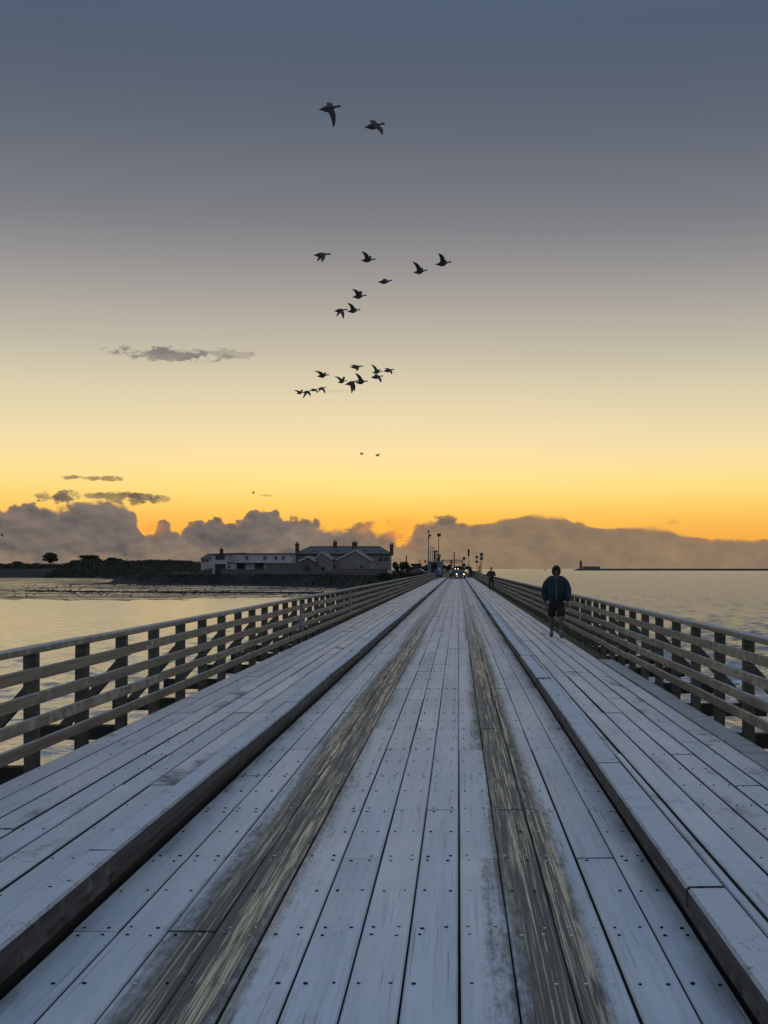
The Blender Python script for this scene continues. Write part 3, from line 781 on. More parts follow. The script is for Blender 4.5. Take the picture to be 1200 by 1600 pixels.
def bush(label, cx0, cx1, ytop, ybase, Z, n, size, name='bush', group=None):
    x0, x1 = PX(cx0,Z), PX(cx1,Z); z0, zt = PZ(ybase,Z), PZ(ytop,Z); b = thing(name, ((x0+x1)/2, Z, z0), label, 'bush', group)
    W, hh = x1-x0, zt-z0
    lob = [((random.uniform(-.42,.42)*W, random.uniform(-.6,.6), random.uniform(.25,.62)*hh), (W*.16, .8, hh*.33)) for _ in range(9)]
    bm = bmesh.new(); leaves(bm, lob, n, size); link('foliage', mesh_from('foliage', bm, M_LEAF), b)
    tubeobj('stem', [((0,0,-.6),(0.1,0,hh*.5),.12,.05)], M_BARK, b, 6)
bush('dark shrub left of the utility pole, at the terrace end', 612, 640, 875.5, 893, 272, 1400, .2)
bush('low dark shrubs behind the parked car', 634, 652, 881, 896, 285, 1000, .2)
bush('dark shrub left of the kiosk beside the round sign', 652, 669, 881, 894, 268, 900, .18)
bush('long dark hedge along the shore road left of the railing', 585, 668, 890, 906, 236, 3200, .17)
bush('dark hedge at the far end of the road, behind the cars', 690, 704, 880.5, 891, 420, 900, .25)
bush('low dark hedge under the crossbar to the right', 704, 738, 883.5, 891, 440, 1200, .25)

# ------------------------------------------------------------------ lighthouse and breakwater across the bay
M_RED = simple('red_lighthouse_paint', (.30,.035,.03), (.2,.025,.022), .6, .3)
M_ROCK = simple('dark_breakwater_rock', (.05,.052,.055), (.03,.031,.034), .9, .2)
Zl = 2650.0
LH = thing('lighthouse', (*at(907.5, 0, Zl)[:2], -2.0), 'small red lighthouse at the end of the far breakwater', 'lighthouse')
def lathe(name, prof, n, mat, parent, loc=(0,0,0)):
    bm = bmesh.new(); prev = None
    for r, z in prof:
        ring = [bm.verts.new((r*math.cos(2*math.pi*i/n), r*math.sin(2*math.pi*i/n), z)) for i in range(n)]
        if prev:
            for i in range(n): bm.faces.new([prev[i], prev[(i+1)%n], ring[(i+1)%n], ring[i]])
        else: bm.faces.new(ring[::-1])
        prev = ring
    bm.faces.new(prev)
    return link(name, mesh_from(name, bm, mat), parent, loc)
s_ = Zl/F
lathe('tower', [(3.4,0),(3.2,6),(2.75,12.5),(2.5,15.4)], 20, M_RED, LH)
lathe('gallery', [(2.5,15.4),(3.7,15.9),(3.7,16.6),(2.4,16.62)], 20, M_RED, LH)
lathe('lantern', [(1.9,16.6),(1.9,19.4),(2.2,19.5)], 12, M_GLASS, LH)
lathe('dome', [(2.2,19.5),(1.7,20.6),(.8,21.5),(.2,22.2),(.12,23.4)], 12, M_RED, LH)
boxobj('door', -.6, .6, -3.6, -3.0, 0.3, 2.8, M_DARK, LH)
BW = thing('breakwater', (0,0,0), 'long low dark stone breakwater running right from the red lighthouse', 'breakwater')
bm = bmesh.new(); prev = None
for i in range(90):
    u = i/89; px_ = 896 + u*620; Zz = Zl + 30*math.sin(u*3) - u*500
    zt = min(1.0, (px_-895)/8)*(3.9 + .5*fbm(px_, 0, .13)) - 2.9; x = (px_-VX)*Zz/F
    r = [bm.verts.new((x, Zz+a, z)) for a, z in ((-9,-3.4),(-4,zt),(4,zt+.2),(10,-3.4))]
    if prev:
        for k in range(3): bm.faces.new([prev[k], r[k], r[k+1], prev[k+1]])
    prev = r
bmesh.ops.recalc_face_normals(bm, faces=bm.faces)
link('rubble_bank', mesh_from('rubble_bank', bm, M_ROCK), BW)
LB = thing('keepers_building', (0,0,0), 'long low grey building on the breakwater beside the lighthouse', 'building')
xa, xb = PX(911,Zl), PX(937,Zl)
boxobj('wall', xa, xb, Zl-5, Zl+4, -1, PZ(885.6,Zl), M_CONC, LB)
boxobj('roof', xa-.6, xb+.6, Zl-5.5, Zl+4.5, PZ(885.6,Zl)+.003, PZ(885.0,Zl), M_ROOFD, LB)
for i in range(5):
    xx = xa + (xb-xa)*(i+.5)/5; boxobj('window', xx-.8, xx+.8, Zl-5.12, Zl-5.003, 1.4, 2.8, M_GLASS, LB)
# a marker buoy on the horizon
bo = thing('channel_buoy', (*at(852, 0, 2400)[:2], -3.0), 'tiny dark marker buoy on the horizon left of the lighthouse', 'buoy')
lathe('hull', [(2.0,-.3),(2.2,.6),(1.6,1.0)], 10, M_ROCK, bo); lathe('mast', [(.7,1.0),(.3,4.5),(.5,5.2),(.1,6.0)], 8, M_ROCK, bo)

# ------------------------------------------------------------------ kiosk, poles and signs at the far end
M_BLUEG = simple('pale_blue_painted_panel', (.14,.185,.20), (.10,.135,.15), .6, 1.5)
M_STEEL = simple('grey_steel', (.10,.10,.10), (.06,.06,.06), .55, 2)
M_BLACK = simple('black_steel', (.018,.018,.02), (.012,.012,.013), .5, 2)
M_SIGN = simple('sign_back', (.06,.058,.06), (.045,.044,.045), .6, 1)
M_MAROON = simple('maroon_box', (.09,.02,.025), (.06,.015,.02), .6)
M_NAVY = simple('navy_panel', (.035,.04,.09), (.025,.03,.06), .6)
Zk = 214.0
K = thing('kiosk', (PX(679,Zk), Zk, .1), 'pale blue kiosk with dark open doorway at the left end of the bridge', 'kiosk')
x0, x1 = PX(668.2,Zk)-PX(679,Zk), PX(690,Zk)-PX(679,Zk); hz = PZ(877,Zk)-.1
boxobj('side_panel', x0, x0+.62, 0, .12, 0, hz-.25, M_BLUEG, K, .01)
boxobj('side_panel', x1-.75, x1, 0, .12, .62, hz-.25, M_BLUEG, K, .01)
boxobj('back_wall', x0, x1, 1.7, 1.8, 0, hz-.25, M_BLUEG, K)
boxobj('side_wall', x0, x0+.08, .122, 1.698, 0, hz-.25, M_BLUEG, K); boxobj('side_wall', x1-.08, x1, .122, 1.698, 0, hz-.25, M_BLUEG, K)
boxobj('roof', x0-.15, x1+.15, -.25, 1.95, hz-.245, hz, M_BLUEG, K, .02)
boxobj('door_header', x0+.622, x1-.752, .01, .11, hz-.7, hz-.252, M_DARK, K)
boxobj('door', x0+.65, x0+1.6, .9, .95, 0, hz-.3, M_NAVY, K)
boxobj('base_box', x1-.85, x1+.02, -.12, .13, -.1, .58, M_MAROON, K, .02)
boxobj('notice', x1-.62, x1-.16, -.03, -.002, 1.2, 1.75, M_FRAME, K)
def pole(name, label, cx, ytop, ybase, Z, r, cat='pole', group=None, mat=M_STEEL):
    z0 = PZ(ybase,Z); t = thing(name, (PX(cx,Z), Z, z0), label, cat, group); h = PZ(ytop,Z)-z0
    tubeobj('pole', [((0,0,0),(0,0,h*.5),r*1.25,r),((0,0,h*.5),(0,0,h),r,r*.8)], mat, t)
    return t, h
t, h = pole('camera_mast', 'tallest thin mast with small devices on top, standing behind the kiosk', 669.6, 831, 902, 226, .09)
boxobj('device', -.16, .16, -.16, .16, h-.12, h+.26, M_BLACK, t, .03); boxobj('device', -.22, .22, -.14, .14, h-1.22, h-1.0, M_BLACK, t, .03)
tubeobj('bracket', [((0,0,h-.85),(.28,0,h-.78),.04,.04)], M_BLACK, t); lathe('camera_dome', [(.1,-.3),(.2,-.15),(.2,.05),(.08,.14)], 10, M_BLACK, t, (.30,0,h-.6))
t, h = pole('floodlight_mast', 'tall mast with a square floodlight head, at the right side of the kiosk', 685.3, 837, 902, 222, .08)
fl = boxobj('floodlight', -.28, .42, -.22, .22, h-.16, h+.42, M_BLACK, t, .05); boxobj('lamp_face', -.24, .38, -.26, -.225, h-.1, h+.36, M_GLASS, fl)
boxobj('cluster', -.20, .20, -.2, .2, PZ(869.5,222)-PZ(902,222), PZ(865.5,222)-PZ(902,222), M_BLACK, t, .04)
boxobj('cluster', -.26, .26, -.2, .2, PZ(877,222)-PZ(902,222), PZ(871,222)-PZ(902,222), M_BLACK, t, .06)
tubeobj('horn', [((.1,0,PZ(872,222)-PZ(902,222)),(.42,0,PZ(867,222)-PZ(902,222)),.06,.12)], M_BLACK, t)
for cx, yt, Z, lb in ((672.6,855,330,'left thin street lamp behind the kiosk roof'),(676.0,856.5,345,'right thin street lamp behind the kiosk roof')):
    t, h = pole('street_lamp', lb, cx, yt, 898, Z, .09, 'street lamp', 'street lamps behind the kiosk')
    boxobj('lamp_head', -.05, .62, -.12, .12, h-.04, h+.14, M_BLACK, t, .03)
t = thing('twin_column', (PX(680,240),240,0), 'dark twin column with a capped top rising behind the kiosk', 'column')
hh = PZ(861.5,240)
boxobj('column', -.26, .12, -.2, .2, 0, hh-.1, M_BLACK, t, .02); boxobj('column', .26, .40, -.1, .1, 0, hh-.1, M_STEEL, t, .02); boxobj('cap', -.32, .48, -.24, .24, hh-.097, hh+.18, M_BLACK, t, .05)
t = thing('height_barrier', (PX(706,258),258,.0), 'twin-bar height barrier spanning the road behind the cars', 'barrier')
xa, xb = PX(690,258)-PX(706,258), PX(723,258)-PX(706,258)
boxobj('bar', xa, xb, -.12, .12, PZ(876,258), PZ(874.6,258), M_STEEL, t, .02); boxobj('bar', xa, xb-.25, -.12, .12, PZ(879,258), PZ(877.8,258), M_STEEL, t, .02)
for xx, w in ((xa+.15,.15),(PX(705,258)-PX(706,258),.2),(xb-.1,.10)): boxobj('upright', xx-w, xx+w, .125, .45, 0, PZ(874.8,258), M_STEEL, t, .02)
pole('telegraph_pole', 'tall bare pole standing behind the crossbar, above the leading car', 709.7, 862.5, 893, 300, .16, mat=M_BLACK)
pole('utility_pole', 'short bare pole rising from the shrubs right of the terrace', 635, 868, 893, 300, .16, mat=M_BLACK)
pole('thin_post', 'thin distant post left of the round sign', 656, 875, 893, 330, .12, mat=M_BLACK)
def disc_sign(parent, z, r, mat=M_SIGN, y=-.07, n=24, a0=0.0):
    bm = bmesh.new(); prism(bm, [(r*math.cos(a0+2*math.pi*i/n), z+r*math.sin(a0+2*math.pi*i/n)) for i in range(n)], .03, 'Y', y-.03)
    return link('sign_panel', mesh_from('sign_panel', bm, mat), parent)
t, h = pole('road_sign', 'small round sign on a post left of the kiosk', 664.3, 876, 895, 262, .05, 'sign'); disc_sign(t, h-.15, .26, M_SIGN, -.09)
t, h = pole('road_sign', 'round sign over a purple panel, right of the leading car', 725, 870, 903, 224, .05, 'sign')
disc_sign(t, h-.3, .30, M_SIGN, -.09); boxobj('sign_panel', -.34, .30, -.13, -.09, PZ(885.5,224)-PZ(903,224), PZ(880.5,224)-PZ(903,224), M_NAVY, t)
t, h = pole('road_sign', 'tall post with a narrow pointed dark head, beside the end of the right walkway', 732.2, 858, 903, 214, .06, 'sign')
bm = bmesh.new(); prism(bm, [(-.17,h-1.2),(.17,h-1.2),(.18,h-.15),(0,h+.1),(-.18,h-.15)], .24, 'Y', -.3); link('signal_head', mesh_from('signal_head', bm, M_BLACK), t)
t, h = pole('road_sign', 'post with two diamond signs one above the other, near the right railing', 745, 870, 900, 216, .045, 'sign')
disc_sign(t, h-.05, .33, M_SIGN, -.08, 4); disc_sign(t, h-.88, .33, M_SIGN, -.08, 4)
t, h = pole('road_sign', 'post with a square sign above a round one, rightmost at the bridge end', 752.3, 866, 900, 213, .045, 'sign')
boxobj('sign_panel', -.27, .27, -.11, -.08, h-.36, h+.26, M_SIGN, t); disc_sign(t, h-.76, .31, M_SIGN, -.08)
for cx, yt, lb in ((750.2,878,'taller bare stub post left of the rightmost sign'),(748.2,884,'short bare stub post between the two right-hand signs')): pole('stub_post', lb, cx, yt, 900, 218, .09, 'post', 'stub posts by the signs', M_BLACK)
# dark parapet of the causeway, right of the road
t = thing('causeway_parapet', (0,0,0), 'dark parapet along the right edge of the causeway past the bridge', 'wall')
boxobj('wall_face', 3.3, 3.65, Y1+.3, 330, -.5, 1.15, M_ROCK, t, .03); boxobj('coping', 3.24, 3.71, Y1+.25, 330, 1.153, 1.27, M_ROCK, t, .03)
t = thing('pale_shed', (PX(650,300), 300, 0), 'low pale shed with a dark roof behind the parked car', 'shed')
boxobj('wall', -.95, .95, 0, 2.5, -.2, PZ(884,300), M_BLUEG, t); boxobj('roof', -1.3, 1.3, -.3, 2.8, PZ(884,300)+.003, PZ(880.6,300), M_DARK, t, .03)
t = thing('white_container', (PX(614,285), 285, .1), 'low white container with a sloped end beside the terrace', 'container')
prismobj('body', [(-1.25,.3),(1.55,.3),(1.2,1.1),(1.0,1.35),(-1.25,1.35)], 2.0, 'Y', 0, M_WHITE, t); boxobj('skirt', -1.2, 1.4, .1, 1.9, 0, .298, M_DARK, t)

# ------------------------------------------------------------------ cars
def glow(name, col, st):
    m, nt, p = material(name); p.inputs['Base Color'].default_value = (*col,1); p.inputs['Emission Color'].default_value = (*col,1); p.inputs['Emission Strength'].default_value = st
    return m
M_LAMP = glow('lit_headlight', (1,.74,.40), 2.6)
M_LAMP2 = glow('lit_sidelight', (1,.80,.5), .5)
M_PAINT = simple('dark_car_paint', (.035,.03,.028), (.028,.024,.022), .25, 1); M_PAINT2 = simple('green_grey_car_paint', (.05,.065,.06), (.04,.05,.047), .25, 1)
M_TYRE = simple('tyre_rubber', (.015,.015,.015), (.01,.01,.01), .85); M_RIM = simple('alloy_rim', (.4,.4,.4), (.3,.3,.3), .35, metal=.8)
M_PLATE = simple('pale_number_plate', (.7,.68,.6), (.6,.58,.5), .5); M_SCREEN = simple('windscreen_glass', (.02,.03,.06), (.015,.02,.04), .08)
def car(label, loc, rz, paint, lit):
    """front towards local -Y"""
    c = thing('car', loc, label, 'car', None, rz)
    W = .88
    prof = [(-2.05,.32),(-2.12,.55),(-2.02,.78),(-1.0,.95),(-.35,1.42),(.1,1.50),(1.1,1.46),(1.75,1.02),(2.1,.95),(2.12,.5),(2.02,.32)]
    bm = bmesh.new(); rows = []
    for sx, wz in ((-1,0),(-.86,1),(.86,1),(1,0)):
        rows.append([bm.verts.new((sx*W*(1 - (.20*max(0,(z-.95)/.55))), y, z if wz else z*.985+.0)) for y, z in prof])
    n = len(prof)
    for a, b in zip(rows, rows[1:]):
        for i in range(n): bm.faces.new([a[i], a[(i+1)%n], b[(i+1)%n], b[i]])
    bm.faces.new(rows[0][::-1]); bm.faces.new(rows[-1]); bmesh.ops.recalc_face_normals(bm, faces=bm.faces)
    bmesh.ops.bevel(bm, geom=[e for e in bm.edges if e.is_manifold and e.calc_face_angle(0) > .5], offset=.03, segments=2, affect='EDGES')
    link('body', mesh_from('body', bm, paint, True), c)
    def quad(nm, pts, mt, off):
        bm = bmesh.new(); v = [bm.verts.new(p) for p in pts]; bm.faces.new(v); r = bmesh.ops.extrude_face_region(bm, geom=bm.faces[:]); 
        for g in r['geom']:
            if isinstance(g, bmesh.types.BMVert): g.co += Vector(off)
        bmesh.ops.recalc_face_normals(bm, faces=bm.faces); return link(nm, mesh_from(nm, bm, mt), c)
    quad('windscreen', [(-.66,-.95,.99),(.66,-.95,.99),(.58,-.37,1.41),(-.58,-.37,1.41)], M_SCREEN, (0,-.02,.03))
    for s in (-1,1):
        quad('side_window', [(s*.79,-.75,1.02),(s*.79,1.5,1.04),(s*.70,1.0,1.40),(s*.70,-.3,1.38)], M_SCREEN, (s*.03,0,.01))
        lathe('headlight', [(.13,0),(.13,.06),(.05,.09)], 14, M_LAMP if lit else M_GLASS, c, (s*.66,-2.06,.69)).rotation_euler = (math.radians(90),0,0)
        boxobj('mirror', s*.98-.1, s*.98+.1, -.75, -.6, .98, 1.12, paint, c, .03)
        for yy in (-1.3,1.3):
            w = lathe('wheel', [(.2,0),(.31,.01),(.325,.05),(.325,.15),(.31,.19),(.2,.2)], 20, M_TYRE, c, (s*.80 - (.1 if s > 0 else .1), yy, .325)); w.rotation_euler = (0, math.radians(90), 0)
            r = lathe('rim', [(.2,-.003),(.19,.02),(.05,.03)] if s < 0 else [(.2,.201),(.19,.21),(.05,.215)], 14, M_RIM, w)
    boxobj('grille', -.42, .42, -2.15, -2.08, .52, .70, M_BLACK, c, .02); boxobj('number_plate', -.26, .26, -2.17, -2.152, .40, .50, M_PLATE, c)
    boxobj('bumper', -.86, .86, -2.2, -2.0, .26, .40, M_BLACK, c, .04)
    return c
lead_car = car('dark car with two lit headlights, driving onto the bridge', (.38, 226, .05), 0.0, M_PAINT, True)
for s in (-1,1): boxobj('fog_lamp', s*.55-.08, s*.55+.08, -2.235, -2.202, .29, .37, glow('amber_lamp', (1,.35,.08), 3.0) if s < 0 else M_LAMP2, lead_car)
c2 = car('second car with small lit lamps, waiting behind the leading car', (-.75, 255, .1), .12, M_PAINT2, False)
for s in (-1,1): lathe('side_lamp', [(.10,0),(.10,.05)], 12, M_LAMP, c2, (s*.3+.35,-.5,1.62)).rotation_euler = (math.radians(90),0,0)
boxobj('lamp_bar', -.2, .9, -.5, -.35, 1.46, 1.6, M_BLACK, c2, .02)
car('parked car seen side-on over the left railing', (PX(655,246), 246, .25), math.radians(78), M_PAINT, False)

# ------------------------------------------------------------------ people
def skinned(name, joints, edges, mat, parent, root, sub=2):
    me = bpy.data.meshes.new(name+'_skeleton'); names = list(joints)
    me.from_pydata([joints[n][0] for n in names], [], [])
    me = bpy.data.meshes.new(name+'_skeleton')
    me.from_pydata([joints[n][0] for n in names], [(names.index(a), names.index(b)) for a, b in edges], [])
    o = bpy.data.objects.new(name, me); COL.objects.link(o)
    sk = o.modifiers.new('skin', 'SKIN'); sk.use_smooth_shade = True; sk.branch_smoothing = .4
    for i, n in enumerate(names):
        r = joints[n][1]; v = me.skin_vertices[0].data[i]; v.radius = r if isinstance(r, tuple) else (r, r); v.use_root = n == root
    ss = o.modifiers.new('sub', 'SUBSURF'); ss.levels = sub; ss.render_levels = sub
    dg = bpy.context.evaluated_depsgraph_get(); nm = bpy.data.meshes.new_from_object(o.evaluated_get(dg))
    bpy.data.objects.remove(o); nm.materials.clear(); nm.materials.append(mat)
    for p in nm.polygons: p.use_smooth = True
    return link(name, nm, parent)
def cloth(name, c): return simple(name, c, tuple(v*.7 for v in c), .85, 14, bs=.3)
M_SKIN = simple('skin', (.22,.14,.105), (.17,.11,.08), .6, 20)
def ellipsoid(name, c, r, mat, parent, n=10):
    bm = bmesh.new(); bmesh.ops.create_uvsphere(bm, u_segments=n, v_segments=n-2, radius=1, matrix=Matrix.Translation(c) @ Matrix.Diagonal((*r,1)))
    return link(name, mesh_from(name, bm, mat, True), parent)
def person(label, loc, rz, mats, pose, hood=True, shorts=True, bulky=1.0, sc=1.0, pose_arm=0.0, hair=None):
    """faces local -Y; pose: (left knee y, left foot y, left foot lift, right ...)"""
    p = thing('person', loc, label, 'person', None, rz); p.scale = (sc,)*3
    (lk, lf, ll), (rk, rf, rl) = pose
    B = bulky
    L = {}
    J = {'pelvis': ((0,0,.93),(.13,.10)), 'spine': ((0,0,1.12),(.12,.09)), 'chest': ((0,0.01,1.30),(.15,.10)), 'neck': ((0,0,1.47),.055), 'jaw': ((0,-.035,1.545),(.062,.07)), 'brow': ((0,-.015,1.62),(.075,.09)), 'crown': ((0,.005,1.70),(.05,.06)), 'nose': ((0,-.115,1.585),.014)}
    Ed = [('pelvis','spine'),('spine','chest'),('chest','neck'),('neck','jaw'),('jaw','brow'),('brow','crown'),('jaw','nose')]
    arms = {}
    for s, nm, (ky, fy, lift) in ((-1,'l',(lk,lf,ll)), (1,'r',(rk,rf,rl))):
        J[nm+'_hip'] = ((s*.095,0,.88),.085); J[nm+'_knee'] = ((s*.105,ky,.50+lift*.3),.055); J[nm+'_calf'] = ((s*.108,(ky+fy)/2+.02,.34+lift*.6),.056); J[nm+'_ankle'] = ((s*.11,fy,.09+lift),.036); J[nm+'_toe'] = ((s*.125,fy-.14,.045+lift*.4),.032)
        Ed += [('pelvis',nm+'_hip'),(nm+'_hip',nm+'_knee'),(nm+'_knee',nm+'_calf'),(nm+'_calf',nm+'_ankle'),(nm+'_ankle',nm+'_toe')]
        sw = pose_arm
        el = (s*(.262+.022*B), .05 - s*.06, 1.12); wr = (s*.255, -.03 - s*.10, .86) if not sw else (s*.16, -.24, 1.10 + s*.05)
        J[nm+'_shoulder'] = ((s*.175,.01,1.40),.06); J[nm+'_elbow'] = (el,.042); J[nm+'_wrist'] = (wr,.028)
        d = (Vector(wr)-Vector(el)).normalized(); palm = Vector(wr)+d*.06
        J[nm+'_palm'] = (tuple(palm),(.036,.02))
        Ed += [('chest',nm+'_shoulder'),(nm+'_shoulder',nm+'_elbow'),(nm+'_elbow',nm+'_wrist'),(nm+'_wrist',nm+'_palm')]
        side = Vector((0,-1,0)) if not sw else Vector((0,0,1)); inn = Vector((-s,0,0))
        for k, (off, ln) in enumerate(((-.03,.062),(-.01,.075),(.01,.07),(.03,.052))):
            b0 = palm + d*.03 + side*(-off); b1 = b0 + d*ln*.6 + inn*.012; b2 = b1 + d*ln*.35 + inn*.028
            J[f'{nm}_f{k}a'] = (tuple(b0),.0095); J[f'{nm}_f{k}b'] = (tuple(b1),.009); J[f'{nm}_f{k}c'] = (tuple(b2),.0075)
            Ed += [(nm+'_palm',f'{nm}_f{k}a'),(f'{nm}_f{k}a',f'{nm}_f{k}b'),(f'{nm}_f{k}b',f'{nm}_f{k}c')]
        b0 = palm + side*.03 - d*.015; b1 = b0 + side*.025 + d*.035 + inn*.01
        J[nm+'_ta'] = (tuple(b0),.0105); J[nm+'_tb'] = (tuple(b1),.0085); Ed += [(nm+'_palm',nm+'_ta'),(nm+'_ta',nm+'_tb')]
        arms[nm] = (el, wr)
    skinned('body', J, Ed, mats['skin'], p, 'pelvis', 2)
    for s in (-1,1):
        ellipsoid('eye', (s*.03,-.098,1.622), (.012,.008,.009), M_BLACK, p, 6)
    # jacket
    K = {'hem': ((0,0,.83 if B > 1.12 else .86),(.195*B,.145*B)), 'waist': ((0,0,1.0),(.215*B,.155*B)), 'belly': ((0,0,1.16),(.22*B,.155*B)), 'chest': ((0,.01,1.31),(.21*B,.14*B)), 'collar': ((0,.0,1.50 if hood else 1.47),(.125,.115) if hood else (.09,.09))}
    Ek = [('hem','waist'),('waist','belly'),('belly','chest'),('chest','collar')]
    for s, nm in ((-1,'l'),(1,'r')):
        el, wr = arms[nm]; d = (Vector(wr)-Vector(el))
        K[nm+'_tr'] = ((s*.10,.01,1.435 if hood else 1.41),.10*B); K[nm+'_sh'] = ((s*.185,.01,1.365),.090*B); K[nm+'_up'] = ((s*.25,.03,1.24),.088*B); K[nm+'_el'] = (el,.08*B); K[nm+'_fo'] = (tuple(Vector(el)+d*.55),.068*B); K[nm+'_cu'] = (tuple(Vector(el)+d*.97),.052*B)
        Ek += [('chest',nm+'_tr'),(nm+'_tr',nm+'_sh'),(nm+'_sh',nm+'_up'),(nm+'_up',nm+'_el'),(nm+'_el',nm+'_fo'),(nm+'_fo',nm+'_cu')]
    jk = skinned('jacket', K, Ek, mats['jacket'], p, 'belly', 2)
    boxobj('zip', -.008, .008, -.165*B, -.10, .90, 1.43, mats.get('zip', M_STEEL), jk)
    if hood:
        bm = bmesh.new()
        bmesh.ops.create_uvsphere(bm, u_segments=20, v_segments=14, radius=1, matrix=Matrix.Translation((0,-.004,1.60)) @ Matrix.Diagonal((.108,.148,.142,1)))
        op = [f for f in bm.faces if f.calc_center_median().y < -.07 and abs(f.calc_center_median().x) < .066 and 1.48 < f.calc_center_median().z < 1.665]
        bmesh.ops.delete(bm, geom=op, context='FACES')
        h = link('hood', mesh_from('hood', bm, mats.get('hood', mats['jacket']), True), p)
        m = h.modifiers.new('thick', 'SOLIDIFY'); m.thickness = .014
    else:
        bm = bmesh.new()
        bmesh.ops.create_uvsphere(bm, u_segments=16, v_segments=12, radius=1, matrix=Matrix.Translation((0,.012,1.635)) @ Matrix.Diagonal((.088,.105,.092,1)))
        bmesh.ops.delete(bm, geom=[f for f in bm.faces if f.calc_center_median().z < 1.61 and f.calc_center_median().y < .03], context='FACES')
        link('hair', mesh_from('hair', bm, hair or M_BLACK, True), p)
    S = {'waist': ((0,0,.97),(.16*B,.12*B)), 'seat': ((0,0,.87),(.165*B,.125*B))}; Es = [('waist','seat')]
    for s, nm in ((-1,'l'),(1,'r')):
        kn = Vector(J[nm+'_knee'][0]); hp = Vector(J[nm+'_hip'][0])
        S[nm+'_th'] = (tuple(hp.lerp(kn,.35)+Vector((s*.01,0,0))),.105*B)
        Es += [('seat',nm+'_th')]
        if shorts:
            S[nm+'_end'] = (tuple(hp.lerp(kn,1.0)+Vector((s*.004,0,-.01))),.088*B); Es.append((nm+'_th',nm+'_end'))
        else:
            S[nm+'_kn'] = (tuple(kn),.068); S[nm+'_ca'] = (tuple(Vector(J[nm+'_calf'][0])),.062); S[nm+'_an'] = (tuple(Vector(J[nm+'_ankle'][0])+Vector((0,0,.02))),.05)
            Es += [(nm+'_th',nm+'_kn'),(nm+'_kn',nm+'_ca'),(nm+'_ca',nm+'_an')]
    skinned('shorts' if shorts else 'trousers', S, Es, mats['legs'], p, 'seat', 2)
    for nm in ('l','r'):
        an, to = Vector(J[nm+'_ankle'][0]), Vector(J[nm+'_toe'][0])
        f = (to-an); f.z = f.z*.5
        sh = skinned('shoe', {'heel': (tuple(an+Vector((0,.035,-.035))),(.048,.045)), 'mid': (tuple(an.lerp(to,.5)+Vector((0,0,-.012))),(.052,.045)), 'toe': (tuple(to+Vector((0,-.025,.0))),(.045,.034))}, [('heel','mid'),('mid','toe')], mats['shoe'], p, 'mid', 2)
        if 'sock' in mats:
            skinned('sock', {'a': (tuple(an+Vector((0,.0,.0))),.046), 'b': (tuple(an.lerp(Vector(J[nm+'_calf'][0]),.45)),.052)}, [('a','b')], mats['sock'], p, 'a', 1)
    return p
person('man in a blue hooded jacket, black shorts and pale socks walking on the right walkway', (2.29, 28.4, .19), math.radians(-4),
       dict(skin=simple('shaded_skin', (.13,.085,.065), (.10,.065,.05), .6, 20), jacket=cloth('blue_jacket', (.010,.032,.050)), legs=cloth('black_shorts', (.010,.010,.011)), shoe=cloth('blue_trainer', (.06,.085,.12)), sock=cloth('pale_sock', (.24,.28,.38)), zip=simple('grey_zip', (.16,.19,.23)), hood=cloth('black_hood', (.012,.014,.018))),  # skin darkened to put the hood's shade into its colour
       ((.02,.20,.03),(-.20,-.26,.03)), True, True, 1.13, .985)
person('jogger in dark clothes with bent arms, further along the right walkway', (2.40, 88.5, .19), math.radians(6),
       dict(skin=M_SKIN, jacket=cloth('charcoal_top', (.024,.022,.022)), legs=cloth('dark_leggings', (.010,.014,.013)), shoe=cloth('black_shoe', (.012,.012,.014))),
       ((-.06,.0,.0),(-.12,-.06,.05)), False, False, 1.0, 1.0, 1.0)
person('runner in a bright blue top on the left walkway by the kiosk', (-2.74, 158, .19), math.radians(8),
       dict(skin=M_SKIN, jacket=cloth('bright_blue_top', (.02,.13,.32)), legs=cloth('teal_shorts', (.02,.07,.09)), shoe=cloth('brown_shoe', (.05,.035,.03))),
       ((-.04,.02,.0),(-.22,.12,.22)), False, True, .95, 1.03, 1.0)
person('person in dark clothes standing by the signpost at the bridge end', (2.20, 219, .16), 0,
       dict(skin=M_SKIN, jacket=cloth('black_coat', (.014,.016,.02)), legs=cloth('black_trousers', (.010,.010,.012)), shoe=cloth('black_boot', (.012,.012,.012))),
       ((-.02,.0,.0),(-.02,-.02,.0)), True, False, 1.1, 1.0)

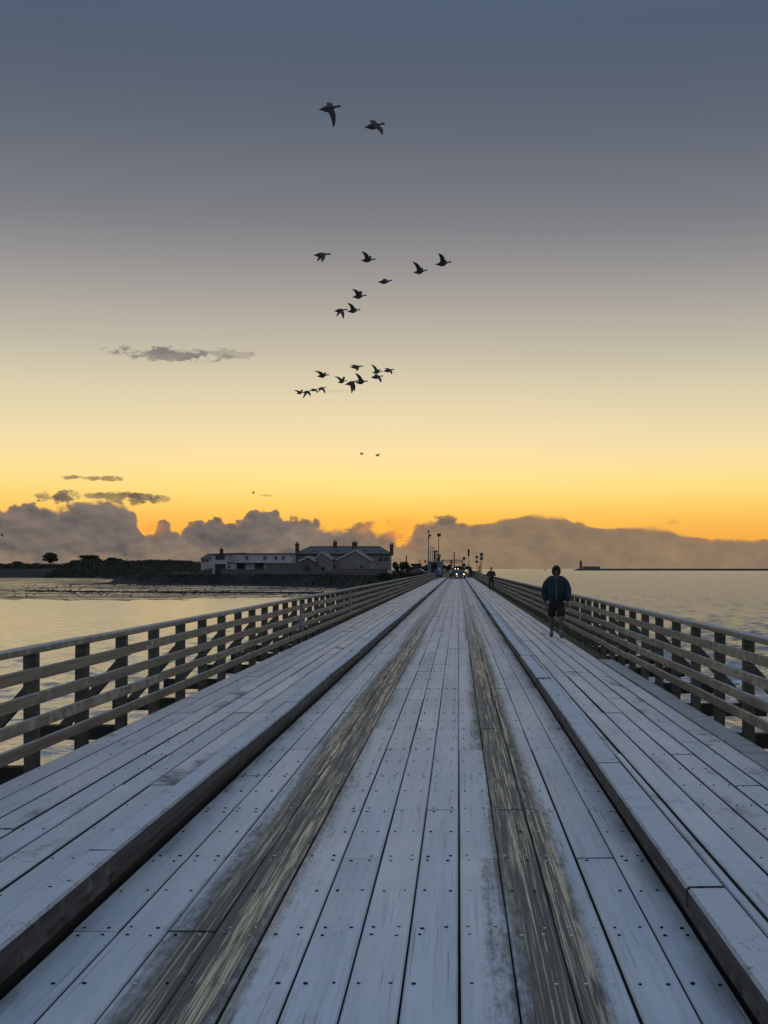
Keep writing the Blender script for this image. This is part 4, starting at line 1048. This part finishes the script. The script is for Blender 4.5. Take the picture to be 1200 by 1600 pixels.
# ------------------------------------------------------------------ geese
M_GOOSE = simple('dark_goose_plumage', (.030,.030,.032), (.016,.016,.018), .7, 9)
def goose(label, tail, beak, w1, w2, group, real=.62):
    """tail, beak and wing tips as seen; wing w1 is the nearer one"""
    tail, beak = Vector(tail), Vector(beak); Lp = (beak-tail).length
    Zd = real*F/Lp*.97
    cpx = (tail+beak)/2
    C = Vector(at(cpx.x, cpx.y, Zd)); d = (C-Vector((0,0,H))).normalized(); R_ = Vector((d.y,-d.x,0)).normalized(); U = R_.cross(d); m = Zd/F
    o_ = thing('goose', C, label, 'goose', group)
    def P3(v, depth=0.0): v = Vector(v)-cpx; return R_*(v.x*m) - U*(v.y*m) + d*depth
    T_, B_ = P3(tail, -.08), P3(beak, .08); ax = (B_-T_).normalized(); up = (U - ax*U.dot(ax)).normalized(); sd_ = ax.cross(up)
    L = (B_-T_).length; bm = bmesh.new(); prev = None; n = 10
    for s, r, fl, lift in ((0,.008,.5,0),(.05,.030,.45,0),(.16,.052,.75,-.004),(.30,.080,.95,-.010),(.44,.090,1,-.014),(.56,.074,1,-.010),(.65,.045,1,.0),(.73,.027,1,.006),(.82,.024,1,.010),(.88,.031,1,.012),(.93,.028,1,.010),(.965,.014,.8,.006),(1,.004,.6,.0)):
        c = T_ + ax*(L*s) + up*lift; k = L/.62
        ring = [bm.verts.new(c + (sd_*math.cos(2*math.pi*i/n) + up*math.sin(2*math.pi*i/n)*fl)*r*k) for i in range(n)]
        if prev:
            for i in range(n): bm.faces.new([prev[i], prev[(i+1)%n], ring[(i+1)%n], ring[i]])
        else: bm.faces.new(ring[::-1])
        prev = ring
    bm.faces.new(prev)
    root = T_ + ax*(L*.45)
    for tip, sgn in ((w1,-1),(w2,1)):
        if tip is None: continue
        tv = P3(tip); w = tv-root; w -= d*w.dot(d); Lw = .52*L/.62; dep = math.sqrt(max(.03**2, Lw**2 - w.length_squared))
        tp = root + w + d*(dep*sgn)
        r0 = root + d*(.04*sgn); v = tp-r0
        bow = (up*.05 + ax*.07)*(L/.62)
        st = []
        for u, ch, th in ((0,.17,.022),(.28,.165,.018),(.52,.14,.014),(.75,.10,.010),(.92,.055,.006),(1,.012,.003)):
            c = r0 + v*u + bow*(4*u*(1-u))*.8 - ax*(.02*u)
            cd = (ax - v.normalized()*ax.dot(v.normalized())*.55).normalized(); nn = cd.cross(v).normalized(); k = L/.62
            st.append([bm.verts.new(c + cd*ch*k*.5), bm.verts.new(c + cd*ch*k*.1 + nn*th*k), bm.verts.new(c - cd*ch*k*.55), bm.verts.new(c + cd*ch*k*.1 - nn*th*k)])
        for a, b in zip(st, st[1:]):
            for i in range(4): bm.faces.new([a[i], a[(i+1)%4], b[(i+1)%4], b[i]])
        bm.faces.new(st[0][::-1]); bm.faces.new(st[-1])
    bmesh.ops.recalc_face_normals(bm, faces=bm.faces)
    bmesh.ops.subdivide_edges(bm, edges=bm.edges[:], cuts=1, use_grid_fill=True, smooth=.3)
    link('body', mesh_from('body', bm, M_GOOSE, True), o_)
def Zm(x0, y0, k): return lambda p: None if p is None else (x0+p[0]/k, y0+p[1]/k)
FL = [
 (Zm(480,140,7.5), 'pair of geese flying highest', [
  ((135,240),(402,192),(318,420),(238,160),'left and larger of the two highest geese, one long wing hanging down'),
  ((668,445),(917,398),(888,520),(735,365),'right one of the two highest geese, wing angled down')]),
 (Zm(470,370,4.8), 'middle flock of geese', [
  ((95,140),(228,128),(162,188),(127,184),'leftmost goose of the middle flock, both wings down'),
  ((450,178),(563,168),(460,113),(522,146),'goose with raised wing, right of the leftmost in the middle flock'),
  ((842,270),(953,250),(842,190),(905,233),'goose with raised wing, second from the right in the middle flock'),
  ((1008,209),(1133,189),(1037,128),(1080,178),'rightmost goose of the middle flock, wing straight up'),
  ((577,341),(687,328),(655,347),(620,318),'goose gliding with wings edge-on in the middle flock'),
  ((385,453),(495,440),(390,395),(447,406),'goose with both wings raised, above the lowest pair of the middle flock'),
  ((248,558),(353,545),(320,612),(269,598),'lowest left goose of the middle flock, both wings down'),
  ((348,562),(450,546),(355,499),(405,538),'goose with wing up touching the lowest left one of the middle flock')]),
 (Zm(450,550,6.667), 'lower flock of geese', [
  ((300,255),(432,237),(282,199),(395,214),'goose with spread wing, upper left of the lower flock'),
  ((645,158),(785,148),(720,200),(640,140),'topmost goose of the lower flock, one wing up and one down'),
  ((875,215),(985,203),(870,131),(955,180),'goose with long raised wing, upper right of the lower flock'),
  ((990,200),(1112,180),(1083,230),(1005,172),'rightmost goose of the lower flock, wing down'),
  ((860,265),(995,250),(972,317),(900,236),'goose with straight drooping wing, below the rightmost of the lower flock'),
  ((515,318),(618,297),(490,256),(587,254),'goose with both wings in a V, centre left of the lower flock'),
  ((592,342),(735,297),(668,428),(697,408),'large goose with both wings down, centre of the lower flock'),
  ((700,322),(836,302),(704,223),(770,288),'goose with tall raised wing, just right of the large central one'),
  ((85,435),(172,416),(63,402),(152,390),'leftmost goose of the lower flock, wings up'),
  ((150,425),(247,403),(157,482),(236,459),'goose with both wings down, second from left in the lower flock'),
  ((230,402),(318,385),(308,427),(225,388),'third goose from the left in the lower flock, wing arched'),
  ((305,388),(402,366),(386,430),(312,420),'fourth goose from the left in the lower flock, wings drooping')]),
 (Zm(450,550,6.667), 'two small distant geese', [
  ((745,1060),(799,1060),(754,1074),(752,1046),'left one of the two small geese below the flocks'),
  ((908,1078),(968,1062),(938,1093),(915,1092),'right one of the two small geese below the flocks')]),
 (Zm(0,0,1), 'specks of distant birds', [
  ((393.2,769.6),(399.2,769.2),(396,772.8),(395,767.6),'tiny lone bird low over the left cloud bank'),
  ((.5,834.5),(6.0,837.6),(2,833),(4.6,840),'tiny bird at the left edge before the cloud bank')]),
]
for f, grp, birds in FL:
    for t_, b_, w1, w2, lb in birds: goose(lb, f(t_), f(b_), f(w1), f(w2), grp)
